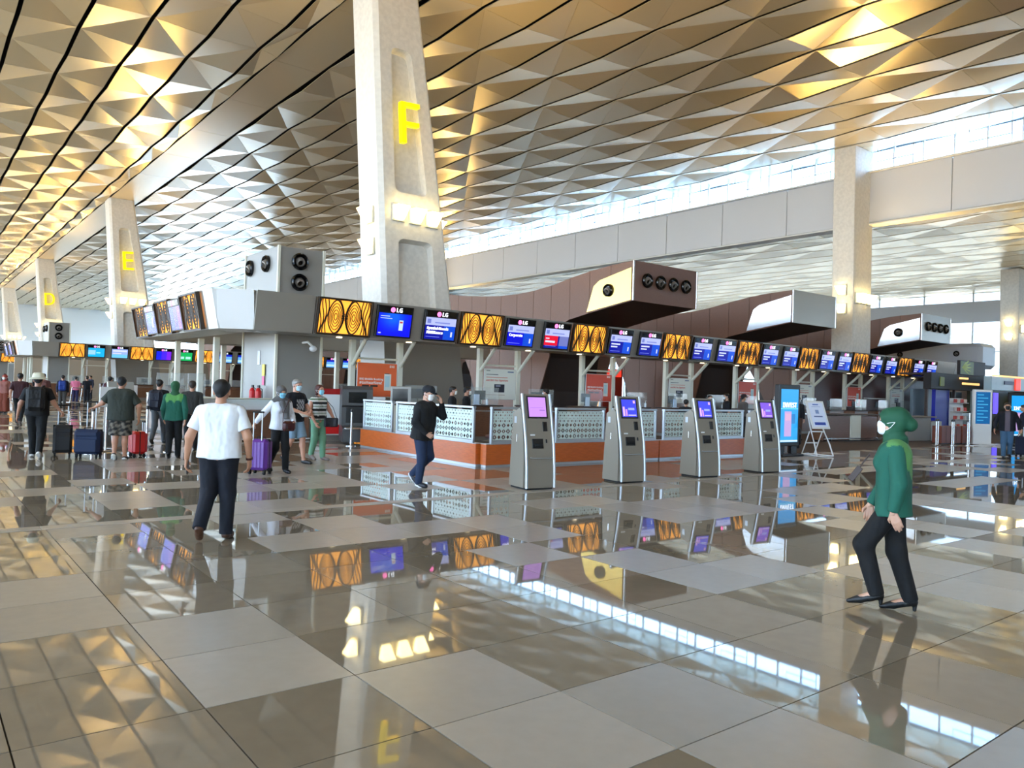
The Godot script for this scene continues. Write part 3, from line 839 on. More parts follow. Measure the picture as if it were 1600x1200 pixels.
func island(k: int) -> void:
	var dw: float = [0.0, 44.4, 87.3][k]
	var L: String = ["F", "E", "D"][k]
	var bays: int = [8, 6, 4][k]
	var o := thing("sign_gantry", "long steel sign gantry on posts above the check-in desks of island %s" % L, "gantry", P(0, dw))
	var uend := 8.8 + 4.7 * bays
	var segs := [[7.15, 8.76]]
	for b in bays: segs.append([8.8 + 4.7 * b, 8.76 + 4.7 * (b + 1)])
	if k == 0: segs.append_array([[46.4, 48.9], [48.94, 51.5]])
	for q in segs.size():
		var a: float = segs[q][0]; var b: float = segs[q][1]
		var g := MB.new()
		var fr := [P(a, 20.10, 3.0), P(b, 20.10, 3.0), P(b, 19.90, 4.02), P(a, 19.90, 4.02)]
		var bk := [P(a, 21.05, 2.98), P(b, 21.05, 2.98), P(b, 21.05, 4.05), P(a, 21.05, 4.05)]
		g.quad(fr[0], fr[1], fr[2], fr[3]); g.quad(bk[1], bk[0], bk[3], bk[2]); g.quad(bk[0], bk[1], fr[1], fr[0]); g.quad(fr[3], fr[2], bk[2], bk[3]); g.quad(bk[0], fr[0], fr[3], bk[3]); g.quad(fr[1], bk[1], bk[2], fr[2])
		obj("fascia_panel", g, M.steel, o)
	# chamfered white corner and the short end facing the street side
	for pr in [[[7.13, 20.08], [6.34, 20.58], M.white_paint], [[6.30, 20.62], [6.28, 21.35], M.white_paint], [[6.28, 21.38], [6.28, 24.1], M.steel], [[6.28, 24.13], [6.28, 26.8], M.steel], [[6.28, 26.83], [6.28, 29.5], M.steel]]:
		var a: Array = pr[0]; var b: Array = pr[1]
		var nrm := Vector2(-(b[1] - a[1]), b[0] - a[0]).normalized()    # outward, in (u, w)
		if nrm.x > 0: nrm = -nrm
		var g := MB.new()
		var pt := func(c: Array, outw: float, h: float) -> Vector3: return P(c[0] + nrm.x * outw, c[1] + nrm.y * outw, h)
		var v := [pt.call(b, -0.1, 3.0), pt.call(a, -0.1, 3.0), pt.call(a, 0.1, 4.02), pt.call(b, 0.1, 4.02), pt.call(b, -1.0, 2.98), pt.call(a, -1.0, 2.98), pt.call(a, -1.0, 4.05), pt.call(b, -1.0, 4.05)]
		g.quad(v[0], v[1], v[2], v[3]); g.quad(v[5], v[4], v[7], v[6]); g.quad(v[4], v[5], v[1], v[0]); g.quad(v[3], v[2], v[6], v[7]); g.quad(v[4], v[0], v[3], v[7]); g.quad(v[1], v[5], v[6], v[2])
		obj("end_panel", g, pr[2], o)
	var post := box_mesh(Vector3(0, 1.49, 0), Vector3(0.17, 2.98, 0.17), 0.012)
	var br := MB.new(); br.tube([Vector3(0, 2.25, 0.05), Vector3(0, 2.98, 0.85)], 0.075, 4); var brm := br.done()
	var rail := box_mesh(Vector3(), Vector3(1.6, 0.06, 0.06))
	var dl := MB.new(); dl.lathe([Vector2(0, 0), Vector2(0.09, 0.0), Vector2(0.09, 0.02)], Vector3(), 10); var dlm := dl.done()
	var f: float = 19.955 + dw
	var tilt := 0.195
	var kinds: Array = [["art", "class", "corp", "red", "class", "class", "class", "class", "class", "class", "class", "class", "class", "class", "class", "class"], ["cyan", "pale", "purple", "green", "sky", "sky", "cyan", "pale", "sky", "sky", "sky", "sky"], ["cyan", "cyan", "pale", "sky", "cyan", "sky", "sky", "sky"]][k]
	for b in bays:
		var u0 := 8.8 + 4.7 * b
		var nth: String = ["first", "second", "third", "fourth", "fifth", "sixth", "seventh", "eighth"][b]
		gold_panel(xform(P(u0 + 0.82, f, 3.51), 0.0, tilt), "golden backlit ornament panel, %s along the gantry of island %s" % [nth, L], "golden ornament panels")
		for s in 2:
			var kd: String = kinds[b * 2 + s]
			var words := []
			if k == 0 and b == 0 and s == 1: words = ["Special Needs", "Assistance"]
			if k == 0 and b == 1 and s == 0: words = ["Corporate"]
			var what: String = {"art": "blue advertisement", "class": "pale header over blue", "corp": "reading Corporate", "red": "red notice", "cyan": "cyan picture", "pale": "pale blue page", "purple": "violet page", "green": "green page", "sky": "light blue page"}[kd]
			display(xform(P(u0 + 2.38 + 1.58 * s, f, 3.51), 0.0, tilt), kd, "overhead display, %s, %s after %s gold panel, island %s" % [what, ["first", "second"][s], nth, L], "overhead check-in displays", words)
			var pu := u0 + 1.72 + 1.62 * s
			obj("post", post, M.cream_paint, o, Transform3D(Basis(), P(pu, 21.2)))
			obj("bracket", brm, M.cream_paint, o, Transform3D(Basis(), P(pu, 21.2)))
			if k < 2 and not (k == 0 and b == 0 and s == 0): check_in_desk(u0 + 1.05 + 2.35 * s, 19.9 + dw, "brown check-in desk under the %s display after the %s gold panel, island %s" % [["first", "second"][s], nth, L], "check-in desks")
			if k < 2 and not (k == 0 and b == 0 and s == 0): monitor(u0 + 1.15 + 2.35 * s, 20.35 + dw, 1.1235, PI, "black monitor on the check-in desk at the %s display, bay %s, island %s" % [["first", "second"][s], nth, L], "desk monitors")
			obj("downlight", dlm, M.downlight_glow, o, Transform3D(Basis(), P(u0 + 1.0 + 2.3 * s, 20.6, 2.968)))
		obj("rail", rail, M.cream_paint, o, Transform3D(Basis(), P(u0 + 2.53, 21.2, 2.44)))
		if k == 0: banner([0, 1, 2, 1, 2, 1, 2, 1][b], xform(P(u0 + 2.53, 21.10, 1.80), 0.0), "%s in the %s bay behind the check-in desks" % [["orange bank banner with a phone", "white poster with a dark card", "red bank banner with a phone", "white poster with a dark card", "red bank banner with a phone", "white poster with a dark card", "red bank banner with a phone", "white poster with a dark card"][b], nth])
	# screens on the short end
	var e := P(6.235, dw, 3.51)
	for q in 3:
		gold_panel(xform(P(6.235, [22.36, 25.22, 28.08][q] + dw, 3.51), -PI / 2, tilt), "golden backlit ornament panel on the short end of gantry %s, %s from its white corner" % [L, ["first", "second", "third"][q]], "golden ornament panels")
		if q < 2: display(xform(P(6.235, [23.79, 26.65][q] + dw, 3.51), -PI / 2, tilt), "purple" if q == 0 else "art", "overhead display on the short end of gantry %s, %s from its white corner" % [L, ["first", "second"][q]], "overhead check-in displays", [], true)
	for q in 3:
		obj("post", post, M.cream_paint, o, Transform3D(Basis(Vector3.UP, -PI / 2), P(7.6, [23.6, 26.2, 28.9][q] + (1.0 if q == 0 else 0.0))))
	# grey air-duct pillar in the corner of the island
	var d := thing("air_duct_pillar", "grey metal air duct pillar with round vents rising behind gantry %s" % L, "air duct", P(8.3, 21.5 + dw))
	var g := MB.new(); g.box(P(0.68, 1.35, 2.77), Vector3(1.36, 5.54, 2.7), 0.02); obj("duct_body", g, M.grey_clad, d)
	for q in [[0, 0], [1.36, 0], [0, 2.7], [1.36, 2.7]]:
		g = MB.new(); g.box(P(q[0], q[1], 2.77), Vector3(0.08, 5.56, 0.08), 0.01); obj("corner_trim", g, M.cream_paint, d)
	for q in 2:
		vent(d, xform(P(0.62, 0, 5.14 - 0.6 * q) + Vector3(0, 0, 0.0), 0.0), 0.25)
		vent(d, xform(P(0, 0.9 + 1.35 * q, 5.1), -PI / 2), 0.25)
	if k == 0:
		g = MB.new(); g.box(P(-0.012, 1.3, 2.35), Vector3(0.02, 0.42, 0.2), 0.003); obj("arrow_plate", g, M.white_paint, d)
	# rear gantry strip so that the island has a back
	g = MB.new(); g.box(P(14.6, 30.2, 3.5), Vector3(14.8, 1.0, 0.8), 0.02); obj("rear_fascia", g, M.steel, o)
	for q in 3:
		obj("rear_post", post, M.cream_paint, o, Transform3D(Basis(), P(9.6 + 4.7 * q, 30.2)))

func pods(dw: float, k: int) -> void:
	var ends := [[23.4, 27.35], [35.0, 38.95], [49.0, 52.95]]
	var top := [Vector2(22.0, 7.07), Vector2(23.9, 6.97), Vector2(25.5, 6.75), Vector2(27.0, 6.48), Vector2(28.5, 6.32), Vector2(30, 6.26), Vector2(31.5, 6.3), Vector2(33.0, 6.42), Vector2(35, 6.62), Vector2(37, 6.95), Vector2(38.5, 7.07)]
	var bot := [Vector2(22.0, 5.43), Vector2(24.3, 5.1), Vector2(26.3, 4.75), Vector2(27.3, 4.3), Vector2(27.9, 3.2), Vector2(28.15, 1.6), Vector2(28.2, 0.0), Vector2(33.2, 0.0), Vector2(33.4, 2.4), Vector2(34.2, 4.2), Vector2(36.2, 4.8), Vector2(38.5, 5.43)]
	for q in 3:
		var u0: float = ends[q][0]; var u1: float = ends[q][1]
		var o := thing("brown_service_pod", "brown clad service pod with a jutting nose, %s along the islands%s" % [["first", "second", "third"][q], "" if k == 0 else ", behind column E"], "wall pod", P(0, dw))
		var poly := []
		for p in bot: poly.append(p)
		for i in top.size(): poly.append(top[top.size() - 1 - i])
		var g := MB.new()
		g.x = Transform3D(Basis(Vector3(0, 0, -1), Vector3(0, 1, 0), Vector3(1, 0, 0)), Vector3(0, 0, 0))   # x -> w, z -> u
		g.extrude(poly, u0 + 0.035, u1 - 0.035)
		obj("core", g, M.brown_dark, o)
		# cladding panels on both flanks, one by one
		for side in 2:
			var zu := u0 if side == 0 else u1
			var n := 13
			for i in n:
				var a := 22.0 + 16.5 * i / n + 0.012; var b := 22.0 + 16.5 * (i + 1) / n - 0.012
				var py := [Vector2(a, prof(bot, a, true)), Vector2(b, prof(bot, b, true)), Vector2(b, prof(top, b, false)), Vector2(a, prof(top, a, false))]
				if q == 0 and a < 28.2 and b > 28.2: py[0].y = 3.2; py[1].y = 0.0
				g = MB.new(); g.x = Transform3D(Basis(Vector3(0, 0, -1), Vector3(0, 1, 0), Vector3(1, 0, 0)), Vector3())
				g.extrude(py, zu - 0.035, zu + 0.035)
				obj("cladding_panel", g, M.brown_clad, o)
		# nose: front plate with four vents, metal cheek with one
		g = MB.new(); g.box(P((u0 + u1) * 0.5, 21.98, 6.25), Vector3(u1 - u0 + 0.06, 1.66, 0.06), 0.01)
		obj("nose_plate", g, M.brown_clad if q == 0 else M.steel, o)
		g = MB.new(); g.x = Transform3D(Basis(Vector3(0, 0, -1), Vector3(0, 1, 0), Vector3(1, 0, 0)), Vector3())
		g.extrude([Vector2(22.05, 5.46), Vector2(24.65, 5.10), Vector2(24.25, 6.2), Vector2(23.9, 6.42), Vector2(22.05, 6.8)], u0 - 0.075, u0 - 0.03)
		obj("metal_cheek", g, M.brass if q == 0 else M.steel_bright, o)
		for eu in [u0 - 0.04, u1 + 0.04]:
			g = MB.new(); g.tube([P(eu, 21.96, 5.44), P(eu, 21.96, 7.06)], 0.05, 6)
			obj("edge_trim", g, M.steel_bright, o)
		if q != 1:
			for i in 4: vent(o, xform(P(u0 + 0.75 + 0.82 * i, 21.94, 6.32)), 0.30)
			vent(o, xform(P(u0 - 0.08, 23.35, 5.95), -PI / 2), 0.27)
	if k == 0:
		var o := thing("pale_service_pod", "pale pinkish service pod with two small vents and a rounded end near the far windows", "wall pod", P(0, 0))
		var g := MB.new(); g.box(P(59.3, 26.5, 4.95), Vector3(2.6, 1.75, 9.0), 0.25); obj("body", g, M.fascia, o)
		g = MB.new(); g.box(P(59.3, 27.5, 2.1), Vector3(2.0, 4.2, 5.0), 0.05); obj("foot", g, M.brown_dark, o)
		vent(o, xform(P(58.0, 23.6, 5.1), -PI / 2), 0.2); vent(o, xform(P(58.0, 27.5, 5.1), -PI / 2), 0.2)

func prof(p: Array, x: float, low: bool) -> float:
	# height of an outline at x; the outline of the underside is followed only where it is single-valued
	if low:
		if x >= 28.2 and x <= 33.2: return 0.0
		for i in p.size() - 1:
			if i >= 6 and i < 7: continue
			if p[i].x <= x and x <= p[i + 1].x and p[i + 1].x > p[i].x: return lerpf(p[i].y, p[i + 1].y, (x - p[i].x) / (p[i + 1].x - p[i].x))
		return 0.0
	for i in p.size() - 1:
		if p[i].x <= x and x <= p[i + 1].x: return lerpf(p[i].y, p[i + 1].y, (x - p[i].x) / (p[i + 1].x - p[i].x))
	return p[p.size() - 1].y

# ------------------------------------------------------------------ queue barrier of wood and pierced screens
func pierced_sheet(wd: float, ht: float) -> ArrayMesh:
	var g := MB.new()
	# three rows of large lozenge holes below, four rows of small ones above
	var rows := [[0.0, 0.125, 12, 0.48], [0.125, 0.25, 12, 0.49], [0.25, 0.375, 12, 0.46], [0.375, 0.436, 24, 0.40], [0.436, 0.497, 24, 0.20], [0.497, 0.558, 24, 0.38], [0.558, 0.62, 24, 0.30]]
	for j in rows.size():
		var nx: int = rows[j][2]
		var cx := wd / nx; var cy: float = rows[j][1] - rows[j][0]
		for i in nx:
			var c := Vector2(-wd / 2 + (i + 0.5) * cx, (rows[j][0] + rows[j][1]) * 0.5)
			var s: float = rows[j][3]
			if j < 3 and (i + j) % 2 == 1: s = [0.34, 0.42, 0.30][j]
			if j >= 3 and (i + j) % 2 == 1: s *= 0.45
			var h := [Vector2(0, -cy * s), Vector2(cx * s, 0), Vector2(0, cy * s), Vector2(-cx * s, 0)]
			var o := [Vector2(-cx, -cy) / 2, Vector2(cx, -cy) / 2, Vector2(cx, cy) / 2, Vector2(-cx, cy) / 2]
			var V := func(p: Vector2) -> Vector3: return Vector3(c.x + p.x, c.y + p.y, 0)
			for q in 4:
				g.tri(V.call(o[q]), V.call(o[(q + 1) % 4]), V.call(h[q]))
				g.tri(V.call(o[(q + 1) % 4]), V.call(h[(q + 1) % 4]), V.call(h[q]))
			if j < 3 and s > 0.40:   # lozenge left standing in the larger holes, held by a rib
				var k := 0.40
				g.quad(V.call(h[0] * k), V.call(h[1] * k), V.call(h[2] * k), V.call(h[3] * k))
				g.quad(V.call(Vector2(-0.004, -cy * s)), V.call(Vector2(0.004, -cy * s)), V.call(Vector2(0.004, cy * s)), V.call(Vector2(-0.004, cy * s)))
	return g.done()

func barrier() -> void:
	var sheet := pierced_sheet(1.42, 0.62)
	var fr := MB.new()
	for s in [-1.0, 1.0]: fr.box(Vector3(0.735 * s, 0.875, -0.02), Vector3(0.06, 0.79, 0.06), 0.008)
	fr.box(Vector3(0, 1.245, -0.02), Vector3(1.53, 0.05, 0.09), 0.008); fr.box(Vector3(0, 0.525, -0.02), Vector3(1.53, 0.07, 0.06), 0.008)
	var frame := fr.done()
	var base := box_mesh(Vector3(0, 0.265, -0.09), Vector3(1.76, 0.43, 0.20), 0.006)
	var plinth := box_mesh(Vector3(0, 0.025, -0.09), Vector3(1.74, 0.05, 0.17))
	var cap := box_mesh(Vector3(0, 0.487, -0.09), Vector3(1.77, 0.014, 0.21))
	var list := []
	for k in 3: list.append([P(9.52 - 0.03 * k, 17.66 - 1.78 * k), -PI / 2, "short side, %s from the dark machine" % ["first", "second", "third"][k]])
	for k in 6: list.append([P(10.42 + 1.80 * k, 12.98), 0.0, "behind the kiosks, %s from the corner" % ["first", "second", "third", "fourth", "fifth", "sixth"][k]])
	for e in list:
		var o := thing("queue_barrier", "wood barrier with pierced screen, " + e[2], "barrier", e[0], e[1], "pierced queue barriers")
		obj("wood_base", base, M.wood_orange, o); obj("plinth", plinth, M.alu, o); obj("cap_strip", cap, M.alu, o)
		obj("screen_frame", frame, M.alu, o); obj("pierced_screen", sheet, M.mint_sheet, o, Transform3D(Basis(), Vector3(0, 0.565, -0.02)))

# ------------------------------------------------------------------ self-service kiosks
func kiosks() -> void:
	var us := [8.33, 10.55, 12.77, 14.9]
	var front := [Vector2(0, 0.03), Vector2(0.015, 0.35), Vector2(0.06, 0.75), Vector2(0.14, 1.15), Vector2(0.235, 1.58)]
	var first: Node3D
	for k in 4:
		var lab := "grey self-service kiosk with a %s screen, %s" % [["lilac", "blue", "blue and pink", "violet"][k], ["standing before the barrier corner", "second beyond the lilac one", "third beyond the lilac one", "next to the big cyan advertising display"][k]]
		if k == 0: first = build_kiosk(front)
		var o := first if k == 0 else copy(first, Vector3(), 0)
		o.position = P(us[k], 9.78); o.rotation.y = -0.14
		tag(o, lab, "kiosk", "self-service kiosks")
		var sc: Node3D = o.get_node("touch_screen")
		(sc as MeshInstance3D).set_surface_override_material(0, screen_mat(["kiosk_lilac", "kiosk", "kiosk", "kiosk_violet"][k]))

func build_kiosk(front: Array) -> Node3D:
	var o := thing("check_in_kiosk", "", "kiosk")
	var W := 0.27
	# side outline in (depth, height): depth grows away from the user
	var outl := []
	for p in front: outl.append(p)
	outl.append_array([Vector2(0.315, 1.57), Vector2(0.29, 1.36), Vector2(0.50, 1.27), Vector2(0.56, 0.03)])
	var side := Transform3D(Basis(Vector3(0, 0, -1), Vector3(0, 1, 0), Vector3(1, 0, 0)), Vector3())
	var g := MB.new(); g.x = side
	g.extrude(outl, -W + 0.02, W - 0.02)
	obj("cabinet", g, M.kiosk_body, o)
	for s in [-1.0, 1.0]:
		g = MB.new(); g.x = side
		var so := [Vector2(0.10, 0.03), Vector2(0.10, 0.5), Vector2(0.15, 0.95), Vector2(0.22, 1.30), Vector2(0.29, 1.34), Vector2(0.49, 1.255), Vector2(0.57, 0.03)]
		g.extrude(so, W * s - 0.02 if s > 0 else -W - 0.005, W + 0.005 if s > 0 else -W + 0.02)
		var sp := obj("side_panel", g, M.kiosk_body, o)
		g = MB.new(); g.box(Vector3((W + 0.008) * s, 1.14, -0.40), Vector3(0.008, 0.11, 0.07), 0.002); obj("label_plate", g, M.alu, sp)
		g = MB.new(); g.box(Vector3((W + 0.012) * s, 0.84, -0.33), Vector3(0.02, 0.13, 0.02), 0.004); obj("lock_handle", g, M.steel_bright, sp)
		g = MB.new()
		var pts := []
		for i in 13:
			var t := i / 12.0 * (front.size() - 1); var a := mini(int(t), front.size() - 2)
			var p: Vector2 = front[a].lerp(front[a + 1], t - a)
			pts.append(Vector3(W * s, p.y, -p.x + 0.006))
		g.tube(pts, 0.024, 8)
		obj("silver_edge", g, M.alu, o)
		g = MB.new(); g.ball(Vector3(0.17 * s, 1.315, -0.37), Vector3(0.018, 0.018, 0.018), 8); obj("status_lamp", g, M.white_glow, o)
	var face := func(y: float, out: float) -> Transform3D:
		var a := 0
		while a < front.size() - 2 and front[a + 1].y < y: a += 1
		var p: Vector2 = front[a].lerp(front[a + 1], (y - front[a].y) / (front[a + 1].y - front[a].y))
		var d: Vector2 = front[a + 1] - front[a]
		var tilt := -atan2(d.x, d.y)
		var x := Transform3D(Basis(Vector3.RIGHT, tilt), Vector3(0, y, -p.x))
		return x.translated_local(Vector3(0, 0, out))
	g = MB.new(); g.box(Vector3(), Vector3(0.40, 0.38, 0.016), 0.004); obj("screen_bezel", g, M.black, o, face.call(1.36, 0.004))
	obj("touch_screen", quad_mesh(0.34, 0.33), M.black, o, face.call(1.36, 0.0135))
	g = MB.new(); g.box(Vector3(0.125, 0, 0), Vector3(0.085, 0.16, 0.022), 0.003); obj("document_reader", g, M.black, o, face.call(1.04, 0.003))
	g = MB.new(); g.box(Vector3(-0.125, 0, 0), Vector3(0.09, 0.025, 0.012), 0.003); obj("sticker", g, M.white_paint, o, face.call(0.90, 0.003))
	g = MB.new(); g.box(Vector3(-0.04, 0, 0), Vector3(0.21, 0.16, 0.022), 0.003); var sl := obj("printer_slot", g, M.black, o, face.call(0.76, 0.003))
	g = MB.new(); g.box(Vector3(-0.04, -0.03, 0.02), Vector3(0.15, 0.05, 0.03), 0.006); obj("slot_lip", g, M.rubber, sl)
	g = MB.new(); g.box(Vector3(0.135, 0.02, 0), Vector3(0.025, 0.06, 0.016), 0.002); obj("card_slot", g, M.black, o, face.call(0.78, 0.003))
	g = MB.new(); g.tube([Vector3(-0.20, 0, 0), Vector3(-0.16, -0.012, 0.03), Vector3(0.20, -0.012, 0.03), Vector3(0.24, 0, 0)], 0.009, 6); obj("shelf_bar", g, M.alu, o, face.call(0.53, 0.012))
	g = MB.new(); g.box(Vector3(0, 0.015, -0.28), Vector3(0.5, 0.03, 0.52)); obj("foot", g, M.rubber, o)
	return o

# ------------------------------------------------------------------ furniture about the front of island F
func stanchion(u: float, w: float, h: float, label: String, group: String) -> void:
	var o := thing("belt_stanchion", label, "stanchion", P(u, w), 0.0, group)
	var g := MB.new(); g.lathe([Vector2(0, 0), Vector2(0.16, 0), Vector2(0.16, 0.015), Vector2(0.03, 0.04), Vector2(0.03, 0.04)], Vector3(), 16); obj("foot", g, M.steel_bright, o)
	g = MB.new(); g.tube([Vector3(0, 0.02, 0), Vector3(0, h, 0)], 0.03, 10); obj("pole", g, M.steel_bright, o)
	g = MB.new(); g.lathe([Vector2(0.036, h - 0.08), Vector2(0.036, h), Vector2(0.0, h + 0.01)], Vector3(), 12); obj("belt_head", g, M.black, o)

func totem(at: Vector3, turn: float, kind: String, label: String, H := 2.02) -> void:
	var o := thing("advertising_totem", label, "display", at, turn)
	obj("case", box_mesh(Vector3(0, H * 0.5 + 0.14, 0), Vector3(0.98, H - 0.28, 0.16), 0.02), M.black, o)
	obj("foot", box_mesh(Vector3(0, 0.03, 0), Vector3(0.98, 0.06, 0.5), 0.015), M.black, o)
	obj("leg", box_mesh(Vector3(0.3, 0.17, 0), Vector3(0.26, 0.26, 0.12), 0.01), M.black, o)
	obj("leg", box_mesh(Vector3(-0.3, 0.17, 0), Vector3(0.26, 0.26, 0.12), 0.01), M.black, o)
	var s := obj("screen", quad_mesh(0.80, H - 0.52), screen_mat(kind), o, Transform3D(Basis(), Vector3(0, H * 0.5 + 0.13, 0.0815)))
	if kind == "ad": text("INVEST", 0.19, 0.006, M.white_glow, s, Transform3D(Basis(), Vector3(0, 0.30, 0.004)), "screen_lettering")

func front_furniture() -> void:
	totem(P(19.75, 12.5), -0.05, "ad", "tall black display with a cyan advertisement reading INVEST beside the last kiosk")
	# tilted sheet on a white tubular stand
	var o := thing("notice_stand", "white tubular stand with a tilted notice board beside the cyan display", "stand", P(20.75, 12.15), -0.35)
	var g := MB.new()
	for s in [-1.0, 1.0]:
		g.tube([Vector3(0.28 * s, 0.03, 0.36), Vector3(0.26 * s, 0.35, 0.22), Vector3(0.22 * s, 0.75, 0.0), Vector3(0.22 * s, 1.10, -0.12), Vector3(0.22 * s, 1.38, -0.2)], 0.022, 8)
		g.tube([Vector3(0.22 * s, 0.03, -0.36), Vector3(0.22 * s, 0.70, -0.05)], 0.018, 8)
		g.tube([Vector3(0.28 * s, 0.025, 0.36), Vector3(0.22 * s, 0.025, -0.36)], 0.02, 8)
	for y in [[0.025, 0.36, 0.28], [0.025, -0.36, 0.22], [0.70, 0.03, 0.23], [0.36, -0.2, 0.22]]:
		g.tube([Vector3(-y[2], y[0], y[1]), Vector3(y[2], y[0], y[1])], 0.018, 8)
	obj("tube_frame", g, M.white_paint, o)
	var bd := obj("notice_board", box_mesh(Vector3(), Vector3(0.62, 0.86, 0.03), 0.008), M.white_paint, o, xform(Vector3(0, 1.18, 0.0), 0.0, -0.42))
	obj("notice_print", quad_mesh(0.5, 0.74), notice_mat(), bd, Transform3D(Basis(), Vector3(0, 0, 0.0165)))
	o = thing("leaflet_box", "small white upright sign box between the cyan display and the notice stand", "sign", P(20.45, 12.95), -0.2)
	obj("pole", box_mesh(Vector3(0, 0.28, 0), Vector3(0.05, 0.56, 0.05)), M.alu, o); obj("foot", box_mesh(Vector3(0, 0.015, 0), Vector3(0.3, 0.03, 0.3), 0.005), M.alu, o); obj("panel", box_mesh(Vector3(0, 0.78, 0), Vector3(0.30, 0.50, 0.08), 0.01), M.white_paint, o)
	# machines at the end of the barrier
	o = thing("bag_drop_machine", "dark grey self bag drop machine next to the red and white one", "machine", P(10.0, 19.75), -0.35)
	g = MB.new(); g.x = Transform3D(Basis(Vector3(0, 0, -1), Vector3(0, 1, 0), Vector3(1, 0, 0)), Vector3())
	g.extrude([Vector2(-0.45, 0.06), Vector2(-0.45, 0.42), Vector2(-0.05, 0.50), Vector2(0.0, 1.0), Vector2(-0.1, 1.06), Vector2(-0.1, 1.5), Vector2(0.0, 1.6), Vector2(0.6, 1.6), Vector2(0.6, 0.06)], -0.42, 0.42)
	obj("cabinet", g, mat("machine_grey", Color(0.30, 0.30, 0.30), 0.4, 0.2), o)
	obj("conveyor_lip", box_mesh(Vector3(0, 0.44, 0.40), Vector3(0.74, 0.05, 0.3), 0.01), M.steel_bright, o)
	obj("recess", box_mesh(Vector3(0, 0.78, 0.04), Vector3(0.62, 0.42, 0.02), 0.004), M.black, o)
	obj("display_glass", box_mesh(Vector3(0, 1.28, 0.105), Vector3(0.5, 0.3, 0.012), 0.004), M.black_gloss, o)
	o = thing("vending_unit", "white and red service cabinet with a red band at its foot behind the dark machine", "cabinet", P(9.85, 20.62), -0.1)
	obj("cabinet", box_mesh(Vector3(0, 0.82, -0.3), Vector3(0.95, 1.30, 0.6), 0.02), M.white_paint, o)
	obj("red_header", box_mesh(Vector3(0, 1.42, 0.003), Vector3(0.95, 0.16, 0.02), 0.004), mat("cabinet_red", Color(0.66, 0.12, 0.12), 0.4), o)
	obj("red_footer", box_mesh(Vector3(0, 0.34, 0.006), Vector3(0.95, 0.26, 0.024), 0.004), mat("cabinet_red2", Color(0.86, 0.13, 0.12), 0.4), o)
	obj("plinth", box_mesh(Vector3(0, 0.08, -0.3), Vector3(0.93, 0.17, 0.58)), M.steel_dark, o)
	o = thing("self_service_terminal", "slanted terminal with a dark screen and cream side behind the pierced screen", "terminal", P(10.9, 18.9), -0.5)
	obj("pedestal", box_mesh(Vector3(0, 0.55, -0.1), Vector3(0.40, 1.1, 0.3), 0.01), M.cream_paint, o)
	obj("screen_case", box_mesh(Vector3(0, 1.38, 0), Vector3(0.56, 0.5, 0.22), 0.012), M.grey_clad, o)
	obj("dark_screen", box_mesh(Vector3(-0.02, 1.38, 0.113), Vector3(0.42, 0.36, 0.01), 0.003), M.black_gloss, o)
	stanchion(9.45, 18.95, 0.98, "steel belt post beside the wood barrier, in front of the dark machine", "")
	stanchion(9.78, 18.75, 0.98, "steel belt post close to the first pierced screen, behind the other post", "")
	# end desk of island F
	o = thing("information_desk", "long brown desk with a steel band at the street end of island F", "counter", P(0, 0))
	obj("front_panel", box_mesh(P(7.75, 21.32, 0.45), Vector3(3.0, 0.78, 0.18), 0.01), M.wood_desk, o)
	obj("end_panel", box_mesh(P(6.28, 24.2, 0.45), Vector3(0.18, 0.78, 5.6), 0.01), M.wood_desk, o)
	obj("steel_band", box_mesh(P(7.75, 21.30, 1.0), Vector3(3.02, 0.30, 0.14), 0.01), M.steel_bright, o)
	obj("steel_band", box_mesh(P(6.26, 24.2, 1.0), Vector3(0.14, 0.30, 5.62), 0.01), M.steel_bright, o)
	obj("counter_top", box_mesh(P(7.75, 21.33, 1.165), Vector3(3.05, 0.03, 0.26), 0.008), M.cream_paint, o)
	obj("counter_top", box_mesh(P(6.42, 24.2, 1.165), Vector3(0.5, 0.03, 5.6), 0.008), M.cream_paint, o)
	obj("kick_rail", box_mesh(P(7.75, 21.18, 0.05), Vector3(3.0, 0.03, 0.06), 0.005), M.white_paint, o)
	obj("plinth", box_mesh(P(7.75, 21.36, 0.03), Vector3(2.9, 0.06, 0.12)), M.black, o)
	obj("plinth", box_mesh(P(6.32, 24.2, 0.03), Vector3(0.12, 0.06, 5.5)), M.black, o)
	for q in 3:
		o = thing("glass_guard", "clear screen standing on the brown desk, %s from its corner" % ["first", "second", "third"][q], "glass screen", P(6.42, 22.4 + 1.7 * q, 1.18), 0.0, "counter guards")
		obj("pane", box_mesh(Vector3(0, 0.34, 0), Vector3(0.46, 0.6, 0.012)), M.glass, o); obj("foot", box_mesh(Vector3(0, 0.02, 0), Vector3(0.46, 0.04, 0.06), 0.005), M.alu, o)
	for q in 2:
		o = thing("fire_extinguisher", "red fire extinguisher before the grey duct pillar, %s of the pair" % ["left", "right"][q], "extinguisher", P(8.05, 22.6 - 0.5 * q, 1.02), 0.0, "fire extinguishers")
		var rd := mat("fire_red", Color(0.78, 0.10, 0.10), 0.3)
		g = MB.new(); g.lathe([Vector2(0, 0), Vector2(0.09, 0.0), Vector2(0.09, 0.34), Vector2(0.05, 0.42), Vector2(0.03, 0.44), Vector2(0, 0.44)], Vector3(), 14); obj("cylinder", g, rd, o)
		g = MB.new(); g.box(Vector3(0, 0.48, 0.02), Vector3(0.05, 0.07, 0.14), 0.01); g.tube([Vector3(0, 0.46, 0.05), Vector3(0.08, 0.4, 0.08), Vector3(0.1, 0.15, 0.05)], 0.012, 6); obj("valve", g, M.black, o)
	o = thing("wall_bracket", "steel shelf on the duct pillar that carries the extinguishers", "shelf", P(8.05, 22.35, 0.98))
